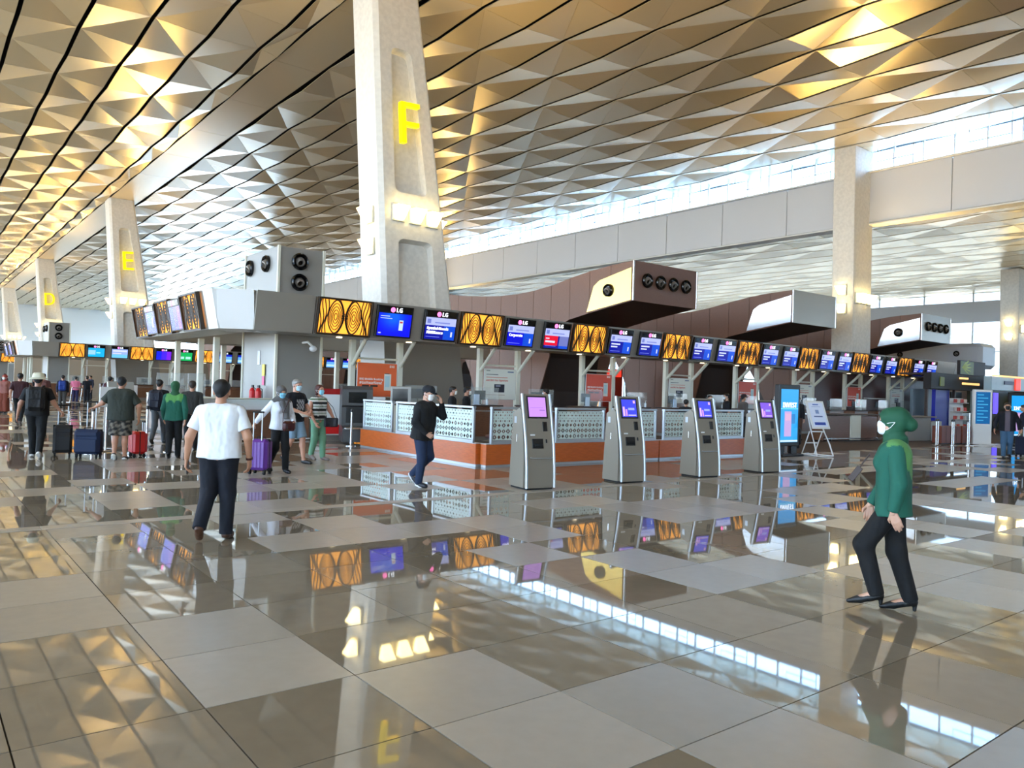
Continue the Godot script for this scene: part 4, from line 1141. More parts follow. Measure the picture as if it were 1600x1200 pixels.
	obj("shelf_plate", box_mesh(Vector3(0.06, 0.02, 0), Vector3(0.36, 0.03, 0.9), 0.004), M.steel_dark, o)
	o = thing("fire_notice", "round yellow and pink extinguisher notice on the duct pillar", "sign", P(8.27, 22.35, 1.95), -PI / 2)
	obj("plate", box_mesh(Vector3(0, 0.03, 0), Vector3(0.22, 0.34, 0.015), 0.005), mat("notice_yellow", Color(0.90, 0.82, 0.35), 0.5), o); obj("tail", box_mesh(Vector3(0, -0.28, 0), Vector3(0.17, 0.26, 0.013), 0.005), mat("notice_pink", Color(0.90, 0.40, 0.55), 0.5), o)
	o = thing("security_camera", "white security camera on an arm from the duct pillar", "camera", P(9.15, 21.36, 2.65))
	g = MB.new(); g.tube([Vector3(-0.1, 0.15, -0.05), Vector3(-0.05, 0.17, 0.2), Vector3(0.05, 0.05, 0.28)], 0.035, 8); obj("arm", g, M.white_paint, o)
	g = MB.new(); g.ball(Vector3(0.07, -0.02, 0.3), Vector3(0.11, 0.09, 0.11), 12); obj("dome", g, M.white_paint, o)
	# chairs and small desks in the fenced area
	for q in 5:
		var cu := 11.6 + 1.9 * q
		office_chair(cu, 15.3 + 0.3 * (q % 2), 0.4 * q, "low brown office chair inside the pierced barrier, %s from the corner" % ["first", "second", "third", "fourth", "fifth"][q])
	for q in 6:
		o = thing("counter_sign", "small white and blue acrylic sign on the check-in counters, %s along" % ["first", "second", "third", "fourth", "fifth", "sixth"][q], "sign", P([14.2, 16.6, 19.0, 21.4, 23.7, 26.1][q], 19.885, 1.1235), 0.1, "acrylic counter signs")
		obj("holder", box_mesh(Vector3(0, 0.17, 0), Vector3(0.22, 0.32, 0.02), 0.004), mat("acrylic", Color(0.78, 0.86, 0.93), 0.2), o); obj("foot", box_mesh(Vector3(0, 0.007, 0), Vector3(0.24, 0.014, 0.12), 0.003), M.alu, o)
		o = thing("sanitizer_bottle", "clear pump bottle on the check-in counters, %s along" % ["first", "second", "third", "fourth", "fifth", "sixth"][q], "bottle", P([14.6, 17.2, 19.6, 22.0, 24.3, 26.7][q], 19.885, 1.1235), 0.0, "pump bottles")
		g = MB.new(); g.lathe([Vector2(0, 0), Vector2(0.04, 0), Vector2(0.04, 0.14), Vector2(0.015, 0.17), Vector2(0.015, 0.19), Vector2(0, 0.19)], Vector3(), 10); obj("flask", g, mat("flask", Color(0.85, 0.90, 0.93), 0.15), o)
		g = MB.new(); g.tube([Vector3(0, 0.18, 0), Vector3(0, 0.24, 0), Vector3(0, 0.24, 0.05)], 0.008, 6); obj("pump", g, M.white_paint, o)

func notice_mat() -> StandardMaterial3D:
	if M.has("notice"): return M.notice
	var s := screen_mat("sheet")
	var m := mat("notice", Color.WHITE, 0.4); m.albedo_texture = s.emission_texture
	return m

func office_chair(u: float, w: float, turn: float, label: String) -> void:
	var o := thing("office_chair", label, "chair", P(u, w), turn, "office chairs")
	obj("seat", box_mesh(Vector3(0, 0.46, 0), Vector3(0.48, 0.09, 0.46), 0.03), mat("chair_brown", Color(0.40, 0.27, 0.24), 0.6), o)
	obj("backrest", box_mesh(Vector3(0, 0.74, 0.23), Vector3(0.46, 0.44, 0.07), 0.03), M.chair_brown, o)
	var g := MB.new(); g.tube([Vector3(0, 0.08, 0), Vector3(0, 0.44, 0)], 0.03, 8); obj("gas_column", g, M.black, o)
	for q in 5:
		var d := Vector3(cos(TAU * q / 5), 0, sin(TAU * q / 5))
		g = MB.new(); g.tube([Vector3(0, 0.10, 0), d * 0.27 + Vector3(0, 0.055, 0)], 0.02, 6); g.ball(d * 0.27 + Vector3(0, 0.028, 0), Vector3(0.028, 0.028, 0.028), 8); obj("leg", g, M.black, o)

# ------------------------------------------------------------------ right-hand background
func right_side() -> void:
	var o := thing("transfer_desk", "long brown counter with a pale middle panel behind the notice stand", "counter", P(29.6, 15.9), -0.1)
	obj("body", box_mesh(Vector3(-0.9, 0.52, -0.3), Vector3(1.7, 0.96, 0.6), 0.01), M.wood_desk, o); obj("body", box_mesh(Vector3(1.2, 0.52, -0.3), Vector3(1.1, 0.96, 0.6), 0.01), M.wood_desk, o)
	obj("pale_panel", box_mesh(Vector3(0.3, 0.54, -0.28), Vector3(0.66, 1.0, 0.62), 0.01), M.cream_paint, o)
	obj("counter_top", box_mesh(Vector3(0.2, 1.06, -0.3), Vector3(4.0, 0.05, 0.75), 0.01), M.brown_dark, o)
	obj("foot_rail", box_mesh(Vector3(0.2, 0.12, 0.12), Vector3(4.0, 0.04, 0.04)), M.steel_bright, o)
	obj("plinth", box_mesh(Vector3(0.2, 0.02, -0.3), Vector3(3.8, 0.04, 0.5)), M.black, o)
	obj("rail_bracket", box_mesh(Vector3(-1.4, 0.1, 0.07), Vector3(0.04, 0.12, 0.16)), M.steel_bright, o); obj("rail_bracket", box_mesh(Vector3(1.6, 0.1, 0.07), Vector3(0.04, 0.12, 0.16)), M.steel_bright, o)
	suitcase(P(23.1, 14.3), 0.5, Vector3(0.5, 0.62, 0.3), Color(0.04, 0.045, 0.055), "large black suitcase standing behind the notice stand", false, 0.0)
	o = thing("grey_counter", "low grey-brown counter with sloping top near the steel posts", "counter", P(33.9, 15.0), -0.1)
	obj("body", box_mesh(Vector3(-0.35, 0.5, -0.35), Vector3(1.7, 0.98, 0.7), 0.015), mat("taupe", Color(0.50, 0.45, 0.39), 0.5), o)
	obj("side_box", box_mesh(Vector3(0.95, 0.42, -0.3), Vector3(0.85, 0.83, 0.6), 0.015), M.kiosk_body, o); obj("counter_top", box_mesh(Vector3(-0.2, 1.02, -0.33), Vector3(2.1, 0.05, 0.8), 0.01), M.taupe, o)
	for q in 6:
		stanchion(31.2 + 0.33 * q, 13.35 - 0.15 * q + 0.22 * (q % 2), 1.0 if q < 5 else 1.35, "steel belt post in the cluster before the shops, %s of six" % ["first", "second", "third", "fourth", "fifth", "sixth"][q], "steel posts before the shops")
	for q in 3:
		o = thing("red_cabinet", "low red-brown cabinet behind the steel posts, %s of three" % ["first", "second", "third"][q], "cabinet", P(32.6 + 0.66 * q, 13.75 - 0.12 * q), -0.15, "red-brown cabinets")
		obj("body", box_mesh(Vector3(0, 0.38, 0), Vector3(0.6, 0.68, 0.4), 0.01), mat("red_brown", Color(0.45, 0.22, 0.15), 0.45), o); obj("door_line", box_mesh(Vector3(0, 0.38, 0.202), Vector3(0.01, 0.64, 0.006)), M.black, o); obj("plinth", box_mesh(Vector3(0, 0.02, 0), Vector3(0.56, 0.04, 0.36)), M.black, o)
	o = thing("blue_totem", "slim white totem with a dark blue text panel beside the second cyan display", "sign", P(34.6, 13.05), -0.75)
	obj("case", box_mesh(Vector3(0, 1.12, 0), Vector3(0.72, 2.2, 0.16), 0.015), M.white_paint, o); obj("panel", quad_mesh(0.56, 1.3), screen_mat("totem"), o, Transform3D(Basis(), Vector3(0, 1.48, 0.0815))); obj("foot", box_mesh(Vector3(0, 0.02, 0), Vector3(0.9, 0.04, 0.5), 0.01), M.white_paint, o)
	totem(P(35.7, 12.0), -0.85, "ad", "second black display with a cyan advertisement behind the man in the dark jacket", 2.15)
	# shops
	o = thing("shop_block", "dark shop front with maroon walls, a blue panel and a lit sign board", "shop", P(0, 0))
	obj("maroon_wall", box_mesh(P(42.0, 21.75, 1.6), Vector3(11.0, 3.2, 0.3), 0.01), mat("maroon", Color(0.27, 0.11, 0.10), 0.4), o)
	obj("rear_wall", box_mesh(P(53.0, 21.75, 1.45), Vector3(11.0, 2.9, 0.3), 0.01), M.maroon, o)
	obj("wall_shelf", box_mesh(P(43.0, 21.5, 1.75), Vector3(3.0, 0.06, 0.2)), M.white_paint, o)
	obj("glass_wall", box_mesh(P(43.6, 19.4, 1.17), Vector3(2.6, 2.34, 0.16), 0.01), mat("blue_grey", Color(0.40, 0.46, 0.50), 0.35), o)
	obj("blue_panel", box_mesh(P(44.25, 18.75, 1.17), Vector3(1.7, 2.34, 0.2), 0.01), mat("royal_blue", Color(0.05, 0.10, 0.66), 0.4), o)
	obj("sign_board", box_mesh(P(45.3, 18.4, 2.77), Vector3(7.0, 0.86, 0.4), 0.02), mat("sign_brown", Color(0.13, 0.11, 0.10), 0.6), o)
	obj("sign_lamp", box_mesh(P(45.6, 18.14, 3.0), Vector3(1.0, 0.10, 0.08), 0.01), M.lit_warm, o)
	obj("sign_words", box_mesh(P(46.6, 18.17, 2.72), Vector3(2.2, 0.12, 0.05), 0.01), M.lit_warm, o)
	obj("roundel", box_mesh(P(43.0, 18.17, 2.75), Vector3(0.5, 0.5, 0.06), 0.05), mat("olive", Color(0.55, 0.58, 0.30), 0.5), o)
	obj("back_room", box_mesh(P(50.0, 20.4, 1.35), Vector3(5.4, 2.3, 0.2), 0.01), mat("tan_wall", Color(0.80, 0.62, 0.46), 0.6), o)
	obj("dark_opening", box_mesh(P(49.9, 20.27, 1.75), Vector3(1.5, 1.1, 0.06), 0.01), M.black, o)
	obj("serving_counter", box_mesh(P(47.4, 18.9, 0.55), Vector3(2.8, 1.1, 0.5), 0.02), mat("glassy_grey", Color(0.48, 0.52, 0.50), 0.3), o)
	obj("stall_slab", box_mesh(P(45.3, 19.25, 3.14), Vector3(6.9, 0.10, 1.25)), M.brown_dark, o)
	for q in 3:
		obj("support", box_mesh(P(42.0 + 3.3 * q, 18.5, 1.17), Vector3(0.14, 2.34, 0.14), 0.01), M.brown_dark, o)
	o = thing("billboard", "small billboard with a bright green leaf picture above the shops", "billboard", P(47.2, 18.4, 3.205))
	obj("board", box_mesh(Vector3(0, 0.4, 0), Vector3(3.4, 0.8, 0.16), 0.02), M.sign_brown, o)
	obj("green_ground", quad_mesh(1.7, 0.72), mat("leaf_dark", Color(0.36, 0.44, 0.08), 0.5), o, Transform3D(Basis(), Vector3(-0.75, 0.4, 0.0815)))
	for q in 7:
		var an := -0.9 + 0.32 * q
		var dd := Vector3(cos(an), sin(an) * 0.55, 0)
		var lf := MB.new()
		var l0 := Vector3(-1.45, 0.4, 0.085)
		lf.quad(l0, l0 + dd * 0.6 + Vector3(0.07, -0.06, 0), l0 + dd * 1.3, l0 + dd * 0.6 + Vector3(-0.07, 0.07, 0))
		if q > 0 and q < 6: obj("leaf_print", lf, mat("leaf_green", Color(0.66, 0.76, 0.10), 0.5), o)
	o = thing("pale_shop", "pale shop with lit white fascia and a red emblem, beyond the blue totem", "shop", P(0, 0))
	obj("fascia", box_mesh(P(51.5, 17.2, 2.78), Vector3(10.5, 0.75, 0.4), 0.02), mat("pale_fascia", Color(0.62, 0.72, 0.76), 0.4), o)
	obj("light_strip", box_mesh(P(51.5, 16.96, 3.2), Vector3(10.5, 0.08, 0.1)), M.lit_warm, o)
	obj("red_emblem", box_mesh(P(49.8, 16.97, 2.78), Vector3(0.75, 0.66, 0.08), 0.08), M.lit_red, o)
	obj("sign_words", box_mesh(P(48.6, 16.98, 2.85), Vector3(1.3, 0.2, 0.05), 0.01), mat("navy_words", Color(0.1, 0.16, 0.35), 0.5), o)
	obj("back_wall", box_mesh(P(54.0, 19.6, 1.25), Vector3(8.0, 2.5, 0.2)), mat("shop_olive", Color(0.30, 0.30, 0.22), 0.5), o)
	obj("side_wall", box_mesh(P(57.0, 18.4, 1.25), Vector3(0.2, 2.5, 2.2)), M.shop_olive, o)
	obj("wall_screen", box_mesh(P(53.6, 19.45, 1.7), Vector3(0.6, 1.3, 0.08)), glow("shop_violet", Color(0.42, 0.35, 0.98), 0.9), o)
	obj("counter", box_mesh(P(53.0, 17.2, 0.5), Vector3(5.5, 1.0, 0.6), 0.02), M.wood_desk, o)
	for q in 2: obj("support", box_mesh(P([46.6, 56.6][q], 17.2, 1.2), Vector3(0.16, 2.4, 0.16), 0.01), M.pale_fascia, o)
	o = thing("snack_rack", "rack with red and white striped packets at the corner of the shop", "rack", P(44.9, 18.05), -0.4)
	obj("upright", box_mesh(Vector3(0, 0.95, -0.22), Vector3(0.9, 1.9, 0.06), 0.01), M.white_paint, o)
	for q in 4:
		var sh := obj("shelf", box_mesh(Vector3(0, 0.3 + 0.45 * q, 0), Vector3(0.9, 0.03, 0.36), 0.005), M.white_paint, o)
		for p in 4: obj("packet", box_mesh(Vector3(-0.33 + 0.22 * p, 0.41 + 0.45 * q, 0.05), Vector3(0.17, 0.2, 0.1), 0.02), mat("packet_red", Color(0.75, 0.22, 0.18), 0.4) if (p + q) % 2 else mat("packet_pale", Color(0.85, 0.78, 0.74), 0.4), sh)
	obj("foot", box_mesh(Vector3(0, 0.02, 0), Vector3(0.9, 0.04, 0.5)), M.steel_dark, o)
	# red lit shop far behind the second bay
	o = thing("red_shop", "distant shop with red and white lit signs seen between the brown pods", "shop", P(31.5, 32.0), 0.0)
	obj("wall", box_mesh(Vector3(0, 1.5, 0), Vector3(3.4, 3.0, 0.3)), mat("red_wall", Color(0.70, 0.22, 0.16), 0.5), o); obj("light_box", box_mesh(Vector3(-0.6, 1.5, 0.18), Vector3(1.0, 1.9, 0.08), 0.01), M.lit_warm, o); obj("sign", box_mesh(Vector3(0.4, 2.75, 0.2), Vector3(2.2, 0.4, 0.1), 0.02), M.lit_red, o)

# ------------------------------------------------------------------ luggage
func suitcase(at: Vector3, turn: float, s: Vector3, col: Color, label: String, hard: bool, handle := 0.45) -> Node3D:
	var o := thing("suitcase", label, "suitcase", at, turn)
	var m := mat("case %s" % col.to_html(), col, 0.32 if hard else 0.75)
	var y0 := 0.075
	var g := MB.new(); g.box(Vector3(0, y0 + s.y * 0.5, 0), s, 0.05)
	if hard:
		for q in 5:
			for sd in [-1.0, 1.0]: g.box(Vector3(-s.x * 0.36 + s.x * 0.18 * q, y0 + s.y * 0.5, s.z * 0.5 * sd), Vector3(s.x * 0.09, s.y * 0.84, 0.016), 0.007)
	else:
		g.box(Vector3(0, y0 + s.y * 0.36, s.z * 0.5 + 0.01), Vector3(s.x * 0.84, s.y * 0.55, 0.04), 0.018); g.box(Vector3(0, y0 + s.y * 0.82, s.z * 0.5 + 0.005), Vector3(s.x * 0.84, s.y * 0.18, 0.03), 0.014)
	obj("shell", g, m, o)
	g = MB.new(); g.box(Vector3(0, y0 + s.y * 0.5, 0), Vector3(s.x + 0.008, s.y + 0.008, 0.018), 0.004); obj("zip_seam", g, M.rubber, o)
	g = MB.new(); g.tube([Vector3(-0.09, y0 + s.y - 0.005, 0.03), Vector3(-0.08, y0 + s.y + 0.03, 0.03), Vector3(0.08, y0 + s.y + 0.03, 0.03), Vector3(0.09, y0 + s.y - 0.005, 0.03)], 0.011, 6); obj("carry_handle", g, M.rubber, o)
	if handle > 0.0:
		g = MB.new()
		for sd in [-1.0, 1.0]: g.tube([Vector3(0.085 * sd, y0 + s.y - 0.02, -s.z * 0.38), Vector3(0.085 * sd, y0 + s.y + handle, -s.z * 0.38)], 0.011, 8)
		var th := obj("telescopic_handle", g, M.alu, o)
		g = MB.new(); g.tube([Vector3(-0.11, y0 + s.y + handle, -s.z * 0.38), Vector3(0.11, y0 + s.y + handle, -s.z * 0.38)], 0.017, 8); obj("grip", g, M.rubber, th)
	for sx in [-1.0, 1.0]:
		for sz in [-1.0, 1.0]:
			g = MB.new(); g.x = Transform3D(Basis(Vector3(0, 0, 1), PI / 2), Vector3(s.x * 0.38 * sx, 0.034, s.z * 0.34 * sz))
			g.lathe([Vector2(0, -0.016), Vector2(0.034, -0.016), Vector2(0.034, 0.016), Vector2(0, 0.016)], Vector3(), 12)
			g.x = Transform3D(); g.box(Vector3(s.x * 0.38 * sx, 0.07, s.z * 0.34 * sz), Vector3(0.05, 0.03, 0.05), 0.006)
			obj("wheel", g, M.rubber, o)
	return o

# ------------------------------------------------------------------ far left
func far_left() -> void:
	for q in 3:
		var o := thing("folded_sign_stand", "tilted metal sign stand beside the man in the grey-green shirt" if q == 0 else "small white notice board on a steel post near the blue suitcase" if q == 1 else "white framed paper stand on the far counter", "stand", P([4.0, 3.55, 5.2][q], [19.6, 19.0, 24.5][q]), [0.5, 0.2, 0.4][q])
		if q == 0:
			obj("board", box_mesh(Vector3(), Vector3(0.7, 1.5, 0.05), 0.01), M.steel, o, xform(Vector3(0, 0.8, 0), 0.0, -0.16)); obj("support", box_mesh(Vector3(0, 0.6, -0.3), Vector3(0.5, 1.2, 0.04), 0.01), M.steel_dark, o, xform(Vector3(), 0.0, 0.0))
			obj("foot", box_mesh(Vector3(0, 0.02, -0.12), Vector3(0.7, 0.04, 0.6), 0.01), M.steel_dark, o)
		else:
			var g := MB.new(); g.tube([Vector3(0, 0.02, 0), Vector3(0, 1.05, 0)], 0.022, 8); obj("post", g, M.steel_bright, o)
			obj("foot", box_mesh(Vector3(0, 0.015, 0), Vector3(0.3, 0.03, 0.3), 0.008), M.steel_bright, o); obj("board", box_mesh(Vector3(0, 1.2, 0.03), Vector3(0.34, 0.44, 0.03), 0.006), M.white_paint, o)
	for q in 4:
		stanchion([3.2, 3.95, 4.6, 4.75][q], [18.5, 18.6, 19.9, 18.4][q], 0.98, "steel belt post by the blue suitcase, %s of four" % ["first", "second", "third", "fourth"][q], "steel posts by the blue suitcase")
	# desk of island E at its street end
	var o := thing("information_desk", "distant brown desk at the street end of island E", "counter", P(0, 44.4))
	obj("front_panel", box_mesh(P(7.75, 21.32, 0.52), Vector3(3.0, 1.04, 0.18), 0.01), M.wood_desk, o); obj("end_panel", box_mesh(P(6.28, 24.2, 0.52), Vector3(0.18, 1.04, 5.6), 0.01), M.wood_desk, o); obj("counter_top", box_mesh(P(7.75, 21.33, 1.06), Vector3(3.05, 0.04, 0.26), 0.008), M.cream_paint, o)
	# pale back wall between the islands, with lit boxes, seen under the gantries
	var w := struct("wall_far", P(0, 0))
	for q in 9: obj("partition_panel", box_mesh(P(9.5 + 3.0 * q, 85.0, 2.2), Vector3(2.96, 4.4, 0.2), 0.01), mat("beige_wall", Color(0.66, 0.60, 0.52), 0.5), w)
	# luggage cart
	o = thing("luggage_cart", "steel luggage cart far down the hall near the person in pink", "cart", P(7.0, 47.0), 0.4)
	obj("deck", box_mesh(Vector3(0, 0.22, 0), Vector3(0.6, 0.05, 0.95), 0.01), M.steel, o)
	var g := MB.new()
	for s in [-1.0, 1.0]: g.tube([Vector3(0.28 * s, 0.22, 0.45), Vector3(0.28 * s, 1.0, 0.6)], 0.02, 6)
	g.tube([Vector3(-0.28, 1.0, 0.6), Vector3(0.28, 1.0, 0.6)], 0.025, 6); obj("push_frame", g, M.steel_bright, o)
	for s in [[-0.25, -0.4], [0.25, -0.4], [-0.25, 0.4], [0.25, 0.4]]:
		g = MB.new(); g.x = Transform3D(Basis(Vector3(0, 0, 1), PI / 2), Vector3(s[0], 0.09, s[1])); g.lathe([Vector2(0, -0.02), Vector2(0.09, -0.02), Vector2(0.09, 0.02), Vector2(0, 0.02)], Vector3(), 12); g.x = Transform3D(); g.box(Vector3(s[0], 0.17, s[1]), Vector3(0.05, 0.08, 0.05)); obj("wheel", g, M.rubber, o)

# ------------------------------------------------------------------ people: tapered-capsule fields meshed as surface nets
class Flesh:
	var v := PackedVector3Array()
	var n := PackedVector3Array()
	var c := PackedColorArray()
	var ix := PackedInt32Array()
	func net(bones: Array, cell: float, k: float, clips := [], col = null, cuts := []) -> void:
		# bone = [a, ra, b, rb, flat end?]; clip = [point, outward normal]
		if bones.is_empty(): return
		var lo := Vector3.ONE * 1e9; var hi := -lo
		for b in bones:
			var rr := Vector3.ONE * maxf(b[1], b[3])
			lo = lo.min((b[0] as Vector3).min(b[2]) - rr); hi = hi.max((b[0] as Vector3).max(b[2]) + rr)
		lo -= Vector3.ONE * cell * 2.0; hi += Vector3.ONE * cell * 2.0
		var nx := int(ceil((hi.x - lo.x) / cell)) + 1; var ny := int(ceil((hi.y - lo.y) / cell)) + 1; var nz := int(ceil((hi.z - lo.z) / cell)) + 1
		var F := PackedFloat32Array(); F.resize(nx * ny * nz); F.fill(1000.0)
		for b in bones:
			var a: Vector3 = b[0]; var e: Vector3 = b[2]; var ra: float = b[1]; var rb: float = b[3]
			var flat: bool = b.size() > 4 and b[4]
			var m := maxf(ra, rb) + k + cell * 1.8
			var p0 := ((a.min(e) - Vector3.ONE * m - lo) / cell).floor(); var p1 := ((a.max(e) + Vector3.ONE * m - lo) / cell).ceil()
			var x0 := maxi(0, int(p0.x)); var x1 := mini(nx - 1, int(p1.x)); var y0 := maxi(0, int(p0.y)); var y1 := mini(ny - 1, int(p1.y)); var z0 := maxi(0, int(p0.z)); var z1 := mini(nz - 1, int(p1.z))
			var ba := e - a; var L2 := maxf(ba.length_squared(), 1e-9); var L := sqrt(L2); var q := ba / L2; var dr := rb - ra
			for z in range(z0, z1 + 1):
				for y in range(y0, y1 + 1):
					var id := (z * ny + y) * nx + x0
					var pa := lo + Vector3(x0, y, z) * cell - a
					for x in range(x0, x1 + 1):
						var t := pa.dot(q)
						var tc := clampf(t, 0.0, 1.0)
						var d := (pa - ba * tc).length() - ra - dr * tc
						if d < m:
							if flat: d = maxf(d, (t - 1.0) * L)
							var o := F[id]
							if o < 500.0:
								var h := maxf(k - absf(o - d), 0.0) / k
								F[id] = minf(o, d) - h * h * k * 0.25
							else: F[id] = d
						id += 1
						pa.x += cell
		for cl in clips:
			var cp: Vector3 = cl[0]; var cn: Vector3 = cl[1]
			var id := 0
			for z in nz:
				for y in ny:
					var s := (lo + Vector3(0, y, z) * cell - cp).dot(cn); var ds := cn.x * cell
					for x in nx:
						if F[id] < s: F[id] = s
						s += ds; id += 1
		for b in cuts:   # capsules taken away
			var a: Vector3 = b[0]; var ba: Vector3 = b[2] - b[0]; var q := ba / maxf(ba.length_squared(), 1e-9)
			var id := 0
			for z in nz:
				for y in ny:
					var pa := lo + Vector3(0, y, z) * cell - a
					for x in nx:
						var tc := clampf(pa.dot(q), 0.0, 1.0)
						var d: float = lerpf(b[1], b[3], tc) - (pa - ba * tc).length()
						if F[id] < d: F[id] = d
						id += 1; pa.x += cell
		var V := PackedInt32Array(); V.resize(nx * ny * nz); V.fill(-1)
		var off := [0, 1, nx, nx + 1, nx * ny, nx * ny + 1, nx * ny + nx, nx * ny + nx + 1]
		var ed := [[0, 1], [2, 3], [4, 5], [6, 7], [0, 2], [1, 3], [4, 6], [5, 7], [0, 4], [1, 5], [2, 6], [3, 7]]
		var pos := [Vector3(0, 0, 0), Vector3(1, 0, 0), Vector3(0, 1, 0), Vector3(1, 1, 0), Vector3(0, 0, 1), Vector3(1, 0, 1), Vector3(0, 1, 1), Vector3(1, 1, 1)]
		var lim := cell * 1.9
		var cells := []
		var g := PackedFloat32Array(); g.resize(8)
		for z in nz - 1:
			for y in ny - 1:
				var id := (z * ny + y) * nx
				for x in nx - 1:
					var f0 := F[id + x]
					if f0 > lim or f0 < -lim: continue
					var i := id + x
					var inside := 0
					for q in 8:
						g[q] = F[i + off[q]]
						if g[q] < 0.0: inside += 1
					if inside == 0 or inside == 8: continue
					var sum := Vector3(); var cnt := 0
					for e2 in ed:
						var fa := g[e2[0]]; var fb := g[e2[1]]
						if (fa < 0.0) != (fb < 0.0):
							sum += (pos[e2[0]] as Vector3).lerp(pos[e2[1]], fa / (fa - fb)); cnt += 1
					var p := lo + (Vector3(x, y, z) + sum / cnt) * cell
					var gr := Vector3(g[1] + g[3] + g[5] + g[7] - g[0] - g[2] - g[4] - g[6], g[2] + g[3] + g[6] + g[7] - g[0] - g[1] - g[4] - g[5], g[4] + g[5] + g[6] + g[7] - g[0] - g[1] - g[2] - g[3])
					V[i] = v.size(); cells.append(i)
					v.append(p); n.append(gr.normalized())
					c.append(col.call(p) if col != null else Color.WHITE)
		var ax := [1, nx, nx * ny]
		for i in cells:
			for a in 3:
				var f0 := F[i]; var f1 := F[i + ax[a]]
				if (f0 < 0.0) == (f1 < 0.0): continue
				var b1: int = ax[(a + 1) % 3]; var b2: int = ax[(a + 2) % 3]
				if i - b1 - b2 < 0: continue
				var q0 := V[i - b1 - b2]; var q1 := V[i - b2]; var q2 := V[i]; var q3 := V[i - b1]
				if q0 < 0 or q1 < 0 or q2 < 0 or q3 < 0: continue
				if f0 < 0.0: ix.append_array([q0, q2, q1, q0, q3, q2])
				else: ix.append_array([q0, q1, q2, q0, q2, q3])
	func done() -> ArrayMesh:
		var a := []; a.resize(Mesh.ARRAY_MAX)
		a[Mesh.ARRAY_VERTEX] = v; a[Mesh.ARRAY_NORMAL] = n; a[Mesh.ARRAY_COLOR] = c; a[Mesh.ARRAY_INDEX] = ix
		var m := ArrayMesh.new()
		if ix.size(): m.add_surface_from_arrays(Mesh.PRIMITIVE_TRIANGLES, a)
		return m

func cloth(col: Color, rough := 0.85) -> StandardMaterial3D:
	return folds(mat("cloth %s %.2f" % [col.to_html(), rough], col, rough))

func folds(m: StandardMaterial3D) -> StandardMaterial3D:   # soft creases of cloth, as relief
	if not m.heightmap_enabled:
		if not M.has("crease_tex"): M["crease_tex"] = noise_tex(0.012, Color.BLACK, Color.WHITE, 31, 256, 3)
		m.heightmap_enabled = true; m.heightmap_scale = 2.2; m.heightmap_texture = M["crease_tex"]
		m.uv1_triplanar = true; m.uv1_scale = Vector3(1.6, 0.9, 1.6)
	return m

func dyed() -> StandardMaterial3D:
	var m := mat("dyed_cloth", Color.WHITE, 0.85)
	m.vertex_color_use_as_albedo = true
	return folds(m)

func skin_mat(col: Color) -> StandardMaterial3D:
	var m := mat("skin %s" % col.to_html(), col, 0.5)
	m.subsurf_scatter_enabled = true; m.subsurf_scatter_strength = 0.06
	return m

func hand_bones(wr: Vector3, dir: Vector3, palm: Vector3, side: float, S: float, curl: float) -> Array:
	# dir: along the hand; palm: out of the palm; side: +1 right hand, -1 left hand
	dir = dir.normalized(); palm = (palm - dir * palm.dot(dir)).normalized()
	var thumbside := palm.cross(dir).normalized() * -side
	var out := []
	var kn := []
	for i in 4:
		var o := (1.5 - i) * 0.021 * S
		kn.append(wr + dir * (0.088 - 0.006 * absf(i - 1.2)) * S + thumbside * o)
		out.append([wr + thumbside * o * 0.6 + dir * 0.01 * S, 0.016 * S, kn[i], 0.0115 * S])
	for i in 4:
		var l: float = [0.040, 0.046, 0.043, 0.033][i] * S
		var d1 := (dir * cos(curl) + palm * sin(curl)).normalized()
		var d2 := (dir * cos(curl * 2.1) + palm * sin(curl * 2.1)).normalized()
		var d3 := (dir * cos(curl * 2.8) + palm * sin(curl * 2.8)).normalized()
		var a: Vector3 = kn[i]; var b := a + d1 * l; var e := b + d2 * l * 0.62; var f := e + d3 * l * 0.5
		out.append([a, 0.0105 * S, b, 0.0092 * S]); out.append([b, 0.0092 * S, e, 0.0085 * S]); out.append([e, 0.0085 * S, f, 0.0075 * S])
	var tb := wr + dir * 0.022 * S + thumbside * 0.026 * S
	var t1 := tb + (dir * 0.6 + thumbside * 0.55 + palm * (0.25 + curl * 0.5)).normalized() * 0.042 * S
	var t2 := t1 + (dir * 0.85 + thumbside * 0.1 + palm * (0.3 + curl * 0.6)).normalized() * 0.03 * S
	out.append([tb, 0.015 * S, t1, 0.0115 * S]); out.append([t1, 0.0115 * S, t2, 0.0092 * S])
	return out

